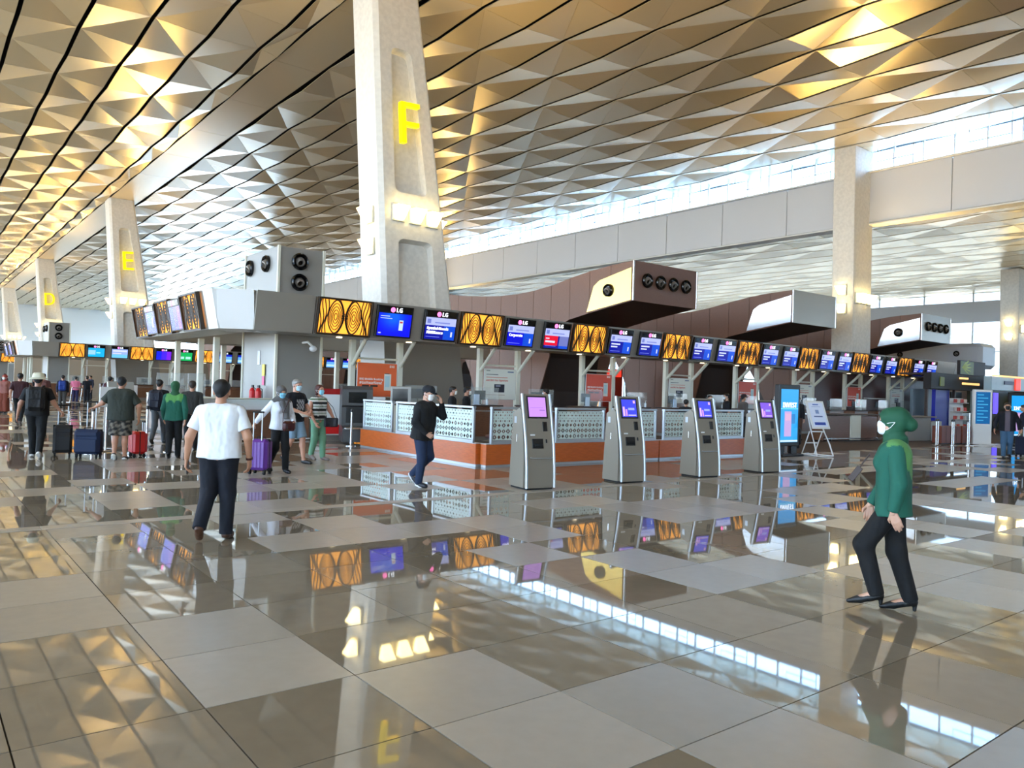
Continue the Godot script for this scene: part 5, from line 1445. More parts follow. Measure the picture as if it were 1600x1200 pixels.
func person(sp: Dictionary) -> Node3D:
	# local axes: -z ahead, +x to the person's right, y up; lengths in shares of body height
	var H: float = sp.get("h", 1.68)
	var bk: float = sp.get("bulk", 1.0)
	var cell: float = sp.get("cell", 0.02)
	var fem: bool = sp.get("fem", false)
	var o := thing("person", sp.label, "person", sp.at, sp.turn, sp.get("group", ""))
	var J := {
		"neck": Vector3(0, 0.845, 0.01), "head": Vector3(0, 0.925, -0.008),
		"sR": Vector3(0.108, 0.80, 0.005), "eR": Vector3(0.135, 0.635, 0.015), "wR": Vector3(0.14, 0.485, -0.02),
		"sL": Vector3(-0.108, 0.80, 0.005), "eL": Vector3(-0.135, 0.635, 0.015), "wL": Vector3(-0.14, 0.485, -0.02),
		"hR": Vector3(0.052, 0.52, 0), "kR": Vector3(0.055, 0.285, -0.012), "aR": Vector3(0.055, 0.05, 0.012), "tR": Vector3(0.065, 0.018, -0.085),
		"hL": Vector3(-0.052, 0.52, 0), "kL": Vector3(-0.055, 0.285, -0.012), "aL": Vector3(-0.055, 0.05, 0.012), "tL": Vector3(-0.065, 0.018, -0.085)}
	if fem: J.sR.x = 0.098; J.sL.x = -0.098
	var pose: Dictionary = sp.get("pose", {})
	for q in pose: if J.has(q): J[q] = pose[q]
	var lean: float = pose.get("lean", 0.0)
	if lean != 0.0:
		var hip := Vector3(0, 0.53, 0)
		for q in ["neck", "head", "sR", "sL", "eR", "eL", "wR", "wL"]:
			if pose.has(q) and q[0] in ["e", "w"]: continue
			J[q] = hip + Basis(Vector3.RIGHT, -lean) * (J[q] - hip)
	if sp.has("drop"):
		for q in J: J[q] += Vector3(0, sp.drop, 0)
	for q in J: J[q] *= H
	var tilt := Basis(Vector3.RIGHT, -lean)
	var tp := func(x: float, y: float, z: float) -> Vector3:
		var hip := Vector3(0, 0.53, 0)
		return (hip + tilt * (Vector3(x, y + sp.get("drop", 0.0), z) - hip)) * H
	var R := func(a: Array) -> Array:   # torso bones scaled by bulk, grown by a[0]
		var g: float = a[0]; var low: float = a[1]
		var b := []
		var cx := 0.052 * (1.0 + (bk - 1.0) * 0.6)
		for s in [-1.0, 1.0]:
			b.append([J.neck + Vector3(0, -0.03, 0) * H, 0.032 * H + g * 0.5, (J.sR if s > 0 else J.sL) + Vector3(0, -0.006, 0) * H, 0.033 * H + g * 0.8])
			b.append([tp.call(cx * s, 0.765, 0.0), 0.060 * bk * H + g, tp.call(cx * 0.86 * s, 0.63, -0.004 * bk), (0.049 if fem else 0.055) * bk * H + g])
			b.append([tp.call(cx * 0.86 * s, 0.63, -0.006 * bk), (0.050 if fem else 0.056) * bk * H + g, tp.call(cx * 0.95 * s, low, 0.004), (0.064 if fem else 0.058) * bk * H + g * 1.2, a[2]])
			if fem: b.append([tp.call(0.042 * s, 0.73, -0.045), 0.036 * H + g, tp.call(0.042 * s, 0.73, -0.04), 0.036 * H + g])
		b.append([tp.call(0, 0.765, 0.0), 0.062 * bk * H + g, tp.call(0, low, 0.002), 0.062 * bk * H + g * 1.2, a[2]])
		if sp.get("belly", false): b.append([tp.call(0, 0.62, -0.05), 0.07 * bk * H + g, tp.call(0, 0.58, -0.045), 0.06 * bk * H + g])
		return b
	var sk := Flesh.new()
	var skc: Color = sp.get("skin", Color(0.72, 0.53, 0.42))
	var bb: Array = R.call([-0.014, 0.53, false])
	var lr := 0.74 if sp.get("leg_kind", "trousers") == "trousers" else 1.0
	bb.append([J.neck + Vector3(0, -0.03, 0) * H, 0.036 * H, J.head + Vector3(0, -0.03, 0.006) * H, 0.031 * H])
	for s in ["R", "L"]:
		bb.append([J["s" + s], 0.032 * (0.5 + 0.5 * bk) * H, J["e" + s], 0.025 * H * (0.6 + 0.4 * bk)]); bb.append([J["e" + s], 0.0255 * H * (0.6 + 0.4 * bk), J["w" + s], 0.0165 * H])
		bb.append([J["h" + s], 0.046 * H, J["k" + s], 0.034 * H * lr]); bb.append([J["k" + s], 0.032 * H * lr, J["k" + s].lerp(J["a" + s], 0.3) + Vector3(0, 0, 0.008) * H, 0.034 * H * lr]); bb.append([J["k" + s].lerp(J["a" + s], 0.3) + Vector3(0, 0, 0.008) * H, 0.034 * H * lr, J["a" + s], 0.021 * H])
		bb.append([J["a" + s] - Vector3(0, 0.012, 0) * H, 0.021 * H, J["t" + s], 0.015 * H])
	sk.net(bb, maxf(cell, 0.018), 0.03)
	# head
	var look: Vector2 = sp.get("look", Vector2())       # yaw to the person's left, pitch down
	var hb := Basis(Vector3.UP, look.x) * Basis(Vector3.RIGHT, -look.y - lean * 0.5)
	var hc: Vector3 = J.head
	var S := H / 1.70
	var hp := func(x: float, y: float, z: float) -> Vector3: return hc + hb * (Vector3(x, y, z) * S)
	var hcell: float = minf(cell * 0.6, 0.012)
	var hbones := [[hp.call(0, 0.035, 0.02), 0.082 * S, hp.call(0, 0.03, -0.022), 0.078 * S], [hp.call(0, -0.005, -0.035), 0.064 * S, hp.call(0, -0.072, -0.05), 0.040 * S],
		[hp.call(0.03, -0.05, -0.03), 0.038 * S, hp.call(-0.03, -0.05, -0.03), 0.038 * S], [hp.call(0, 0.005, -0.098), 0.010 * S, hp.call(0, -0.028, -0.112), 0.014 * S],
		[hp.call(0.035, 0.028, -0.088), 0.012 * S, hp.call(-0.035, 0.028, -0.088), 0.012 * S], [hp.call(0, -0.058, -0.088), 0.012 * S, hp.call(0, -0.068, -0.086), 0.011 * S],
		[hp.call(0, -0.03, 0.02), 0.055 * S, J.neck, 0.050 * S]]
	if sp.get("hair", "short") != "scarf":
		for s in [-1.0, 1.0]: hbones.append([hp.call(0.078 * s, 0.01, 0.005), 0.013 * S, hp.call(0.080 * s, -0.035, 0.0), 0.011 * S])
	sk.net(hbones, hcell, 0.016)
	var hands: Dictionary = sp.get("hands", {})
	for s in ["R", "L"]:
		var sd := 1.0 if s == "R" else -1.0
		var hd: Array = hands.get(s, [])
		var dir: Vector3 = hd[0] if hd.size() else (J["w" + s] - J["e" + s]).normalized()
		var palm: Vector3 = hd[1] if hd.size() else Vector3(-sd, 0, -0.2)
		sk.net(hand_bones(J["w" + s], dir, palm, sd, S * (0.93 if fem else 1.0), hd[2] if hd.size() > 2 else 0.35), sp.get("hcell", 0.008), 0.006)
	obj("body", sk.done(), skin_mat(skc), o)
	# eyes
	var g := MB.new()
	for s in [-1.0, 1.0]: g.ball(hp.call(0.032 * s, 0.008, -0.090), Vector3.ONE * 0.012 * S, 8)
	if not sp.get("faceless", false): obj("eyes", g, mat("eye_dark", Color(0.10, 0.07, 0.06), 0.2), o)
	# trousers, shorts, skirt
	var legcol: Color = sp.get("legs", Color(0.05, 0.05, 0.07))
	var kind: String = sp.get("leg_kind", "trousers")
	sk = Flesh.new()
	var tb := []
	for s in [-1.0, 1.0]: tb.append([tp.call(0.04 * bk * s, 0.60, 0.0), 0.048 * bk * H, tp.call(0.05 * s, 0.525, 0.004), 0.057 * bk * H])
	for s in ["R", "L"]:
		var kn: Vector3 = J["k" + s]; var an: Vector3 = J["a" + s]; var hi: Vector3 = J["h" + s]
		if kind == "trousers":
			tb.append([hi, (0.053 if fem else 0.056) * bk * H, kn, 0.045 * H * (0.7 + 0.3 * bk)]); tb.append([kn, 0.045 * H * (0.7 + 0.3 * bk), an + (an - kn).normalized() * 0.018 * H, 0.036 * H * sp.get("cuff", 1.0), true])
		elif kind == "shorts":
			tb.append([hi, 0.054 * bk * H, kn + (hi - kn) * 0.06, 0.056 * H * bk, true])
		else:
			tb.append([hi, 0.07 * bk * H, kn, 0.075 * H]); tb.append([kn, 0.075 * H, an, 0.078 * H, true])
	var lcf = sp.get("legs_fn")
	sk.net(tb, cell, 0.035, [], lcf)
	obj({"trousers": "trousers", "shorts": "shorts", "skirt": "skirt"}[kind], sk.done(), dyed() if lcf != null else cloth(legcol), o)
	# top
	sk = Flesh.new()
	var hem: float = sp.get("hem", 0.515)
	var tt: Array = R.call([0.016 + sp.get("loose", 0.0), hem, true])
	var sl: float = sp.get("sleeve", 0.42)     # 1 = to the wrist, 0.4 = short, 0 = none
	var tcf = sp.get("top_fn")
	var scf = sp.get("sleeve_fn", tcf)
	var bq := 0.55 + 0.45 * bk
	for s in ["R", "L"]:
		var a: Vector3 = J["s" + s] + Vector3(0, -0.008, 0) * H; var e: Vector3 = J["e" + s]; var wv: Vector3 = J["w" + s]
		var inn := a + Vector3(-signf(a.x) * 0.035, -0.01, 0) * H
		if sl >= 0.9:
			sk.net([[inn, 0.036 * bq * H, a, 0.041 * bq * H], [a, 0.041 * bq * H, e, 0.036 * H * bq], [e, 0.036 * H * bq, e.lerp(wv, minf(1.0, sl)), 0.026 * H, true]], cell, 0.02, [], scf)
		elif sl > 0.0:
			sk.net([[inn, 0.036 * bq * H, a, 0.041 * bq * H], [a, 0.041 * bq * H, a.lerp(e, sl * 1.6), 0.042 * bq * H, true]], cell, 0.02, [], scf)
	sk.net(tt, cell, 0.03, [[J.neck + Vector3(0, 0.012, -0.01) * H, Vector3(0, 0.92, -0.38)]], tcf)
	obj(sp.get("top_name", "shirt"), sk.done(), dyed() if tcf != null else cloth(sp.get("top", Color(0.8, 0.8, 0.8))), o)
	# shoes
	var shoe: Color = sp.get("shoes", Color(0.08, 0.07, 0.07))
	for s in ["R", "L"]:
		sk = Flesh.new()
		var an: Vector3 = J["a" + s]; var to: Vector3 = J["t" + s]
		var heel := an + (an - to).slide(Vector3.UP).normalized() * 0.02 * H + (to - an) * 0.0
		var dn := (to - an).normalized().cross(Vector3.RIGHT).normalized()
		if dn.y > 0: dn = -dn
		heel = an + dn * 0.022 * H
		if sp.get("heels", false):
			var ball := heel.lerp(to, 0.72)
			sk.net([[heel + Vector3(0, 0.004, 0.006) * H, 0.021 * H, ball, 0.020 * H], [ball, 0.021 * H, to + (to - heel).normalized() * 0.035, 0.011 * H], [heel + Vector3(0, 0.0, 0.012) * H, 0.013 * H, Vector3(heel.x, heel.y, heel.z) + Vector3(0, -0.036, 0.012) * H, 0.009 * H]], 0.007, 0.008, [], null, [[an + Vector3(0, 0.004, -0.004) * H, 0.020 * H, ball + Vector3(0, 0.024, 0.004) * H, 0.017 * H]])
		else:
			sk.net([[heel, 0.026 * H, to, 0.021 * H], [heel.lerp(to, 0.5), 0.026 * H, to + (to - heel).normalized() * 0.012, 0.022 * H]], minf(cell, 0.012), 0.012, [[heel + dn * 0.018 * H, dn]])
			if sp.has("sole"):
				var so := Flesh.new(); so.net([[heel + dn * 0.012 * H, 0.027 * H, to + dn * 0.006 * H, 0.022 * H]], 0.010, 0.01, [[heel + dn * 0.002 * H, -dn], [heel + dn * 0.021 * H, dn]])
				var ss := obj("shoe", sk.done(), cloth(shoe, 0.5), o); obj("sole", so.done(), cloth(sp.sole, 0.6), ss)
				continue
		obj("shoe", sk.done(), cloth(shoe, 0.5), o)
	# hair, headscarf, hat
	var hk: String = sp.get("hair", "short")
	var hcol: Color = sp.get("hair_col", Color(0.05, 0.045, 0.04))
	var ln := hb * Vector3(0, -0.80, -0.60)
	if hk != "scarf":
		sk = Flesh.new()
		var hh := [[hp.call(0, 0.042, 0.022), 0.088 * S, hp.call(0, 0.04, -0.026), 0.083 * S]]
		if hk == "bob": hh.append_array([[hp.call(0.05, 0.02, 0.025), 0.05 * S, hp.call(0.07, -0.09, 0.01), 0.035 * S], [hp.call(-0.05, 0.02, 0.025), 0.05 * S, hp.call(-0.07, -0.09, 0.01), 0.035 * S], [hp.call(0, 0.0, 0.06), 0.05 * S, hp.call(0, -0.1, 0.06), 0.04 * S]])
		else: hh.append([hp.call(0, 0.0, 0.045), 0.062 * S, hp.call(0, -0.045, 0.045), 0.052 * S])
		sk.net(hh, hcell, 0.02, [[hp.call(0, -0.004, 0.0), ln if hk != "bob" else hb * Vector3(0, -0.15, -0.99)]] if hk != "bob" else [[hp.call(0, 0, -0.055), hb * Vector3(0, -0.35, -0.94)]])
		obj("hair", sk.done(), cloth(hcol, 0.6), o)
	else:
		sk = Flesh.new()
		var sc: Color = sp.scarf
		var hh := [[hp.call(0, 0.04, 0.03), 0.096 * S, hp.call(0, 0.035, -0.024), 0.090 * S], [hp.call(0, -0.02, 0.02), 0.086 * S, hp.call(0, -0.09, 0.0), 0.072 * S], [hp.call(0, -0.09, -0.015), 0.066 * S, J.neck + Vector3(0, -0.01, -0.01) * H, 0.068 * H * 0.9]]
		if sp.get("bun", true): hh.append([hp.call(0, 0.02, 0.07), 0.075 * S, hp.call(0, -0.01, 0.125), 0.058 * S])
		if sp.get("shawl", false): hh.append_array([[J.neck, 0.06 * H, J.sR + Vector3(-0.02, 0.0, 0) * H, 0.05 * H], [J.neck, 0.06 * H, J.sL + Vector3(0.02, 0, 0) * H, 0.05 * H], [tp.call(-0.03, 0.80, -0.075), 0.036 * H, tp.call(-0.035, 0.62, -0.085), 0.032 * H, true], [tp.call(0.02, 0.80, -0.075), 0.034 * H, tp.call(-0.01, 0.70, -0.085), 0.032 * H, true]])
		# the face looks out of an oval opening
		sk.net(hh, hcell, 0.02, [], null, [[hp.call(0, 0.004, -0.135), 0.062 * S, hp.call(0, -0.060, -0.14), 0.060 * S]])
		obj("headscarf", sk.done(), sp.get("scarf_mat", cloth(sc, 0.75)), o)
	if sp.has("cap"):
		sk = Flesh.new(); sk.net([[hp.call(0, 0.05, 0.022), 0.095 * S, hp.call(0, 0.055, -0.03), 0.092 * S]], hcell, 0.01, [[hp.call(0, 0.04, 0), hb * Vector3(0, -1, -0.1)]])
		var c := obj("cap", sk.done(), cloth(sp.cap), o)
		sk = Flesh.new(); sk.net([[hp.call(0.05, 0.045, -0.09), 0.014 * S, hp.call(-0.05, 0.045, -0.09), 0.014 * S], [hp.call(0.045, 0.038, -0.13), 0.012 * S, hp.call(-0.045, 0.038, -0.13), 0.012 * S], [hp.call(0.03, 0.03, -0.165), 0.010 * S, hp.call(-0.03, 0.03, -0.165), 0.010 * S]], 0.008, 0.03)
		obj("brim", sk.done(), cloth(sp.cap), c)
	if sp.has("hat"):
		g = MB.new(); g.x = Transform3D(hb.scaled(Vector3.ONE * S), hc)
		g.lathe([Vector2(0.165, 0.022), Vector2(0.168, 0.030), Vector2(0.115, 0.058), Vector2(0.105, 0.12), Vector2(0.08, 0.150), Vector2(0, 0.158)], Vector3(0, 0, 0.0), 24)
		g.lathe([Vector2(0.10, 0.052), Vector2(0.165, 0.022)], Vector3(), 24)
		obj("hat", g, cloth(sp.hat), o)
	if sp.has("mask"):
		sk = Flesh.new(); sk.net([[hp.call(0.026, -0.022, -0.078), 0.036 * S, hp.call(0.022, -0.075, -0.07), 0.030 * S], [hp.call(-0.026, -0.022, -0.078), 0.036 * S, hp.call(-0.022, -0.075, -0.07), 0.030 * S], [hp.call(0, -0.01, -0.098), 0.022 * S, hp.call(0, -0.075, -0.09), 0.026 * S]], hcell * 0.85, 0.02, [[hp.call(0, 0.0, -0.045), hb * Vector3(0, 0, 1)]])
		var mk := obj("face_mask", sk.done(), cloth(sp.mask, 0.7), o)
		for s in [-1.0, 1.0]:
			g = MB.new(); g.tube([hp.call(0.055 * s, -0.015, -0.075), hp.call(0.092 * s, 0.0, -0.02), hp.call(0.097 * s, 0.005, 0.012)], 0.0025, 5); g.tube([hp.call(0.05 * s, -0.075, -0.07), hp.call(0.090 * s, -0.04, -0.02), hp.call(0.097 * s, 0.005, 0.012)], 0.0025, 5)
			obj("ear_loop", g, cloth(Color(0.93, 0.93, 0.93)), mk)
	return o

func walk_pose(ph: float, step := 0.12) -> Dictionary:
	# ph = +1: right leg ahead; -1: left leg ahead
	var d := {}
	for s in ["R", "L"]:
		var sg := 1.0 if s == "R" else -1.0
		var f := ph * sg
		var x := 0.05 * sg
		if f > 0: d.merge({"k" + s: Vector3(x, 0.29, -step * 0.75), "a" + s: Vector3(x, 0.05, -step), "t" + s: Vector3(x * 1.1, 0.018, -step - 0.095)})
		else: d.merge({"k" + s: Vector3(x, 0.285, step * 0.05), "a" + s: Vector3(x, 0.085, step * 1.25), "t" + s: Vector3(x * 1.1, 0.02, step * 1.25 - 0.075)})
		d.merge({"e" + s: Vector3(0.135 * sg, 0.64, 0.03 + 0.04 * f), "w" + s: Vector3(0.135 * sg, 0.50, -0.03 + 0.09 * f)})
	return d

func backpack(at: Vector3, turn: float, col: Color, label: String, s := Vector3(0.32, 0.48, 0.18)) -> void:
	var o := thing("backpack", label, "backpack", at, turn)
	obj("bag", box_mesh(Vector3(0, s.y * 0.5, 0), s, 0.06), cloth(col, 0.7), o)
	obj("pocket", box_mesh(Vector3(0, s.y * 0.32, s.z * 0.5), Vector3(s.x * 0.8, s.y * 0.42, 0.07), 0.03), cloth(col, 0.7), o)
	for sd in [-1.0, 1.0]:
		var g := MB.new(); g.tube([Vector3(0.09 * sd, s.y * 0.92, -s.z * 0.4), Vector3(0.11 * sd, s.y * 1.0, -s.z * 0.6), Vector3(0.12 * sd, s.y * 1.02, -s.z * 0.95)], 0.022, 6); obj("strap", g, cloth(col, 0.7), o)

func camo(p: Vector3) -> Color:
	var v := sin(p.x * 61.0 + p.y * 23.0) + sin(p.y * 47.0 - p.z * 52.0) + sin(p.x * 33.0 - p.y * 71.0 + 1.3)
	return (Color(0.10, 0.11, 0.10) if v < -0.7 else Color(0.26, 0.24, 0.20) if v < 0.5 else Color(0.42, 0.39, 0.35)).srgb_to_linear()

func people() -> void:
	var away := yaw_to(0.617, 0.787)
	var lit := Vector3(-0.2, 0, -1)
	# man in the white T-shirt
	person({"label": "man in a white T-shirt and navy trousers walking away, phone in his hand", "at": P(2.60, 8.2), "turn": yaw_to(0.50, 0.87), "h": 1.66, "bulk": 1.20, "cell": 0.013, "hcell": 0.006,
		"top": Color(0.90, 0.91, 0.92), "top_name": "t_shirt", "sleeve": 0.44, "hem": 0.505, "legs": Color(0.035, 0.05, 0.10), "cuff": 1.12, "shoes": Color(0.33, 0.21, 0.14), "hair_col": Color(0.045, 0.04, 0.04), "skin": Color(0.72, 0.52, 0.40),
		"pose": {"kL": Vector3(-0.058, 0.29, 0.0), "aL": Vector3(-0.07, 0.105, 0.14), "tL": Vector3(-0.085, 0.03, 0.075), "kR": Vector3(0.055, 0.285, -0.02), "aR": Vector3(0.055, 0.05, 0.005), "eL": Vector3(-0.172, 0.64, 0.03), "wL": Vector3(-0.20, 0.495, -0.02), "eR": Vector3(0.172, 0.64, 0.02), "wR": Vector3(0.172, 0.49, -0.05)},
		"hands": {"L": [Vector3(-0.1, -1, -0.12), Vector3(1, 0, -0.2), 0.5], "R": [Vector3(0.0, -1, -0.3), Vector3(-1, 0, -0.3), 0.45]}})
	phone("phone", "dark mobile phone held by the man in the white T-shirt", 2.60, 8.2, yaw_to(0.50, 0.87), Vector3(-0.325, 0.735, -0.055), 0.2)
	watch(2.60, 8.2, yaw_to(0.50, 0.87), Vector3(0.172, 0.503, -0.046) * 1.66)
	# woman in the green uniform, right
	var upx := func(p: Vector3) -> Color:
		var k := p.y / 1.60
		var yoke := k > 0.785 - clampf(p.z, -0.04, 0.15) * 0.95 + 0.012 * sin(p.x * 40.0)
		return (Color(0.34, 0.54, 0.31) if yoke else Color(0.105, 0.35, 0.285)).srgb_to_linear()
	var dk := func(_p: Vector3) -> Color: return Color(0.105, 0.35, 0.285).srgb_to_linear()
	person({"label": "woman in a green uniform jacket and headscarf walking in black heels", "at": P(6.13, 2.93), "turn": yaw_to(-0.43, 0.90), "h": 1.60, "bulk": 1.06, "fem": true, "cell": 0.012, "hcell": 0.006, "heels": true,
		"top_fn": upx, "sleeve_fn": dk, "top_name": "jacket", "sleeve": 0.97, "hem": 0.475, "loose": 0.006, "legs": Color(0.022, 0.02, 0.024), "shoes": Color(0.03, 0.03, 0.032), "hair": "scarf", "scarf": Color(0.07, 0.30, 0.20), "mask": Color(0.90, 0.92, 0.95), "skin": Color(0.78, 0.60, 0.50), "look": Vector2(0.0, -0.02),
		"pose": {"kL": Vector3(-0.05, 0.325, -0.125), "aL": Vector3(-0.05, 0.10, -0.065), "tL": Vector3(-0.05, 0.045, -0.165), "kR": Vector3(0.05, 0.29, 0.02), "aR": Vector3(0.05, 0.068, 0.085), "tR": Vector3(0.05, 0.016, -0.02), "eL": Vector3(-0.145, 0.64, 0.025), "wL": Vector3(-0.145, 0.50, 0.0), "eR": Vector3(0.13, 0.65, -0.02), "wR": Vector3(0.10, 0.50, -0.105)},
		"hands": {"R": [Vector3(-0.1, -1, -0.1), Vector3(-1, 0, 0), 0.5], "L": [Vector3(0.05, -0.9, 0.35), Vector3(1.0, 0.0, 0.1), 0.25]}})
	var lany := thing("name_tag", "dark name tag swinging in front of the woman in green", "tag", P(6.13, 2.93, 1.06) + Vector3(-0.12, 0, -0.25), yaw_to(-0.43, 0.90))
	obj("card", box_mesh(Vector3(0, 0.0, 0), Vector3(0.012, 0.13, 0.05), 0.004), M.brown_dark, lany, Transform3D(Basis(Vector3.RIGHT, 0.6), Vector3()))
	var gg := MB.new(); gg.tube([Vector3(0, 0.05, 0.03), Vector3(0.0, 0.10, 0.06), Vector3(0.0, 0.16, 0.10)], 0.006, 5); obj("lanyard", gg, M.brown_dark, lany)
	# man in the black jacket and cap
	person({"label": "man in a black jacket, navy cap and white mask raising a hand to his face", "at": P(6.75, 10.95), "turn": yaw_to(0.45, -0.89), "h": 1.66, "bulk": 1.18, "cell": 0.016, "hcell": 0.008,
		"top": Color(0.03, 0.033, 0.042), "top_name": "jacket", "sleeve": 1.0, "hem": 0.47, "loose": 0.016, "legs": Color(0.085, 0.15, 0.26), "shoes": Color(0.05, 0.06, 0.10), "sole": Color(0.82, 0.82, 0.82), "cap": Color(0.07, 0.085, 0.115), "mask": Color(0.92, 0.92, 0.92), "look": Vector2(-0.1, 0.15), "skin": Color(0.75, 0.57, 0.47),
		"pose": {"lean": 0.10, "kR": Vector3(0.05, 0.28, -0.03), "aR": Vector3(0.05, 0.05, 0.0), "kL": Vector3(-0.05, 0.30, -0.055), "aL": Vector3(-0.055, 0.115, 0.135), "tL": Vector3(-0.06, 0.03, 0.085), "eL": Vector3(-0.165, 0.70, -0.13), "wL": Vector3(-0.10, 0.835, -0.145), "eR": Vector3(0.16, 0.645, -0.01), "wR": Vector3(0.115, 0.53, -0.12)},
		"hands": {"L": [Vector3(0.3, 1, 0.05), Vector3(1, -0.2, 0.6), 0.45], "R": [Vector3(-0.5, -0.4, -0.6), Vector3(-0.7, 0.2, 0.6), 0.8]}})
	# woman in the grey headscarf
	var scm := mat("grey_scarf", Color(0.46, 0.45, 0.45), 0.8); grain(scm, 0.12, 0.55, 1.0, Vector3(3, 3, 3), 21)
	person({"label": "woman in a patterned grey headscarf and white top pulling a purple suitcase", "at": P(5.42, 13.72), "turn": yaw_to(0.10, -1.0), "h": 1.58, "bulk": 1.02, "fem": true, "cell": 0.017, "hair": "scarf", "scarf": Color(0.45, 0.45, 0.45), "scarf_mat": scm, "bun": false, "shawl": true, "mask": Color(0.50, 0.76, 0.86), "look": Vector2(-0.1, 0.2),
		"top": Color(0.86, 0.87, 0.90), "top_name": "blouse", "sleeve": 0.97, "hem": 0.50, "legs": Color(0.03, 0.03, 0.035), "shoes": Color(0.04, 0.035, 0.04), "skin": Color(0.75, 0.57, 0.47),
		"pose": {"kR": Vector3(0.05, 0.28, 0.01), "aR": Vector3(0.055, 0.10, 0.14), "tR": Vector3(0.06, 0.03, 0.08), "kL": Vector3(-0.05, 0.285, -0.05), "aL": Vector3(-0.05, 0.05, -0.06), "tL": Vector3(-0.05, 0.016, -0.15), "eR": Vector3(0.19, 0.67, 0.06), "wR": Vector3(0.255, 0.565, 0.10), "eL": Vector3(-0.14, 0.645, -0.01), "wL": Vector3(-0.10, 0.575, -0.14)},
		"hands": {"R": [Vector3(0.3, -0.6, 0.5), Vector3(-0.4, -0.6, 0.2), 0.9], "L": [Vector3(0.3, -0.1, -0.9), Vector3(0.8, 0.1, 0.2), 0.5]}})
	var pb := thing("shoulder_bag", "maroon leather bag worn in front by the woman in the grey headscarf", "bag", P(5.47, 13.43, 0.80), 0.1)
	obj("bag", box_mesh(Vector3(0, 0.06, 0), Vector3(0.26, 0.18, 0.09), 0.04), cloth(Color(0.26, 0.09, 0.10), 0.35), pb)
	gg = MB.new(); gg.tube([Vector3(-0.12, 0.12, 0), Vector3(-0.10, 0.30, -0.03), Vector3(0.05, 0.55, -0.10)], 0.008, 5); obj("strap", gg, cloth(Color(0.26, 0.09, 0.10), 0.35), pb)
	suitcase(P(5.03, 13.62), away + PI - 0.25, Vector3(0.38, 0.55, 0.25), Color(0.36, 0.16, 0.50), "purple ribbed hard suitcase pulled by the woman in the grey headscarf", true, 0.48)
	# man in shorts
	var tee := func(p: Vector3) -> Color:
		var on := p.z < -0.08 and p.y > 1.08 and p.y < 1.30 and absf(p.x) < 0.11 and sin(p.x * 90.0) * sin(p.y * 75.0) > -0.2
		return (Color(0.62, 0.63, 0.65) if on else Color(0.04, 0.045, 0.06)).srgb_to_linear()
	var d := walk_pose(-1, 0.10)
	d.merge({"eR": Vector3(0.165, 0.66, -0.03), "wR": Vector3(0.05, 0.60, -0.17), "eL": Vector3(-0.165, 0.66, -0.03), "wL": Vector3(-0.07, 0.625, -0.17)}, true)
	person({"label": "grey-haired man in a printed black T-shirt and denim shorts holding papers", "at": P(6.30, 15.15), "turn": yaw_to(0.42, -0.91), "h": 1.72, "bulk": 1.06, "cell": 0.018, "top_fn": tee, "top_name": "t_shirt", "sleeve": 0.40, "hem": 0.50, "leg_kind": "shorts", "legs": Color(0.47, 0.57, 0.64), "shoes": Color(0.08, 0.07, 0.07), "hair_col": Color(0.55, 0.54, 0.52), "mask": Color(0.72, 0.85, 0.90), "look": Vector2(-0.15, 0.15), "skin": Color(0.76, 0.56, 0.46), "pose": d})
	var pa := thing("paper_sheet", "white paper held by the man in denim shorts", "paper", P(6.35, 14.85, 1.02), 0.3)
	obj("sheet", box_mesh(Vector3(0, 0, 0), Vector3(0.21, 0.004, 0.15), 0.001), M.white_paint, pa, Transform3D(Basis(Vector3.RIGHT, 0.5), Vector3())); obj("sheet", box_mesh(Vector3(0.02, -0.012, 0.01), Vector3(0.21, 0.004, 0.15), 0.001), M.white_paint, pa, Transform3D(Basis(Vector3.RIGHT, 0.6), Vector3()))
	# woman in the striped top
	var stripes := func(p: Vector3) -> Color:
		var k := fposmod(p.y, 0.15)
		return (Color(0.05, 0.05, 0.07) if k < 0.055 else Color(0.82, 0.82, 0.80) if k < 0.095 else Color(0.30, 0.42, 0.30) if k < 0.12 else Color(0.82, 0.82, 0.80)).srgb_to_linear()
	d = walk_pose(-1, 0.05)
	d.merge({"eR": Vector3(0.15, 0.65, 0.0), "wR": Vector3(0.13, 0.50, -0.10), "eL": Vector3(-0.17, 0.66, -0.02), "wL": Vector3(-0.22, 0.54, -0.06)}, true)
	person({"label": "red-haired woman in a striped sleeveless top and green trousers", "at": P(7.02, 15.65), "turn": yaw_to(0.28, -0.96), "h": 1.62, "bulk": 1.04, "fem": true, "cell": 0.018, "top_fn": stripes, "top_name": "striped_top", "sleeve": 0.0, "hem": 0.54, "legs": Color(0.42, 0.60, 0.48), "shoes": Color(0.45, 0.40, 0.38), "hair": "bob", "hair_col": Color(0.27, 0.10, 0.07), "mask": Color(0.55, 0.80, 0.88), "skin": Color(0.75, 0.53, 0.43), "pose": d})
	pb = thing("shoulder_bag", "dark navy flat bag at the hip of the woman in the striped top", "bag", P(7.20, 15.39, 0.72), -0.25)
	obj("bag", box_mesh(Vector3(0, 0.1, 0), Vector3(0.30, 0.20, 0.06), 0.02), cloth(Color(0.07, 0.07, 0.12), 0.5), pb)
	gg = MB.new(); gg.tube([Vector3(0.12, 0.18, 0), Vector3(0.03, 0.42, 0.0), Vector3(-0.15, 0.62, -0.05)], 0.007, 5); obj("strap", gg, cloth(Color(0.07, 0.07, 0.12), 0.5), pb)
	# man with the white hat
	d = walk_pose(-1, 0.11)
	d.merge({"eL": Vector3(-0.165, 0.64, 0.04), "wL": Vector3(-0.20, 0.50, -0.01), "eR": Vector3(0.175, 0.65, 0.03), "wR": Vector3(0.245, 0.565, 0.04)}, true)
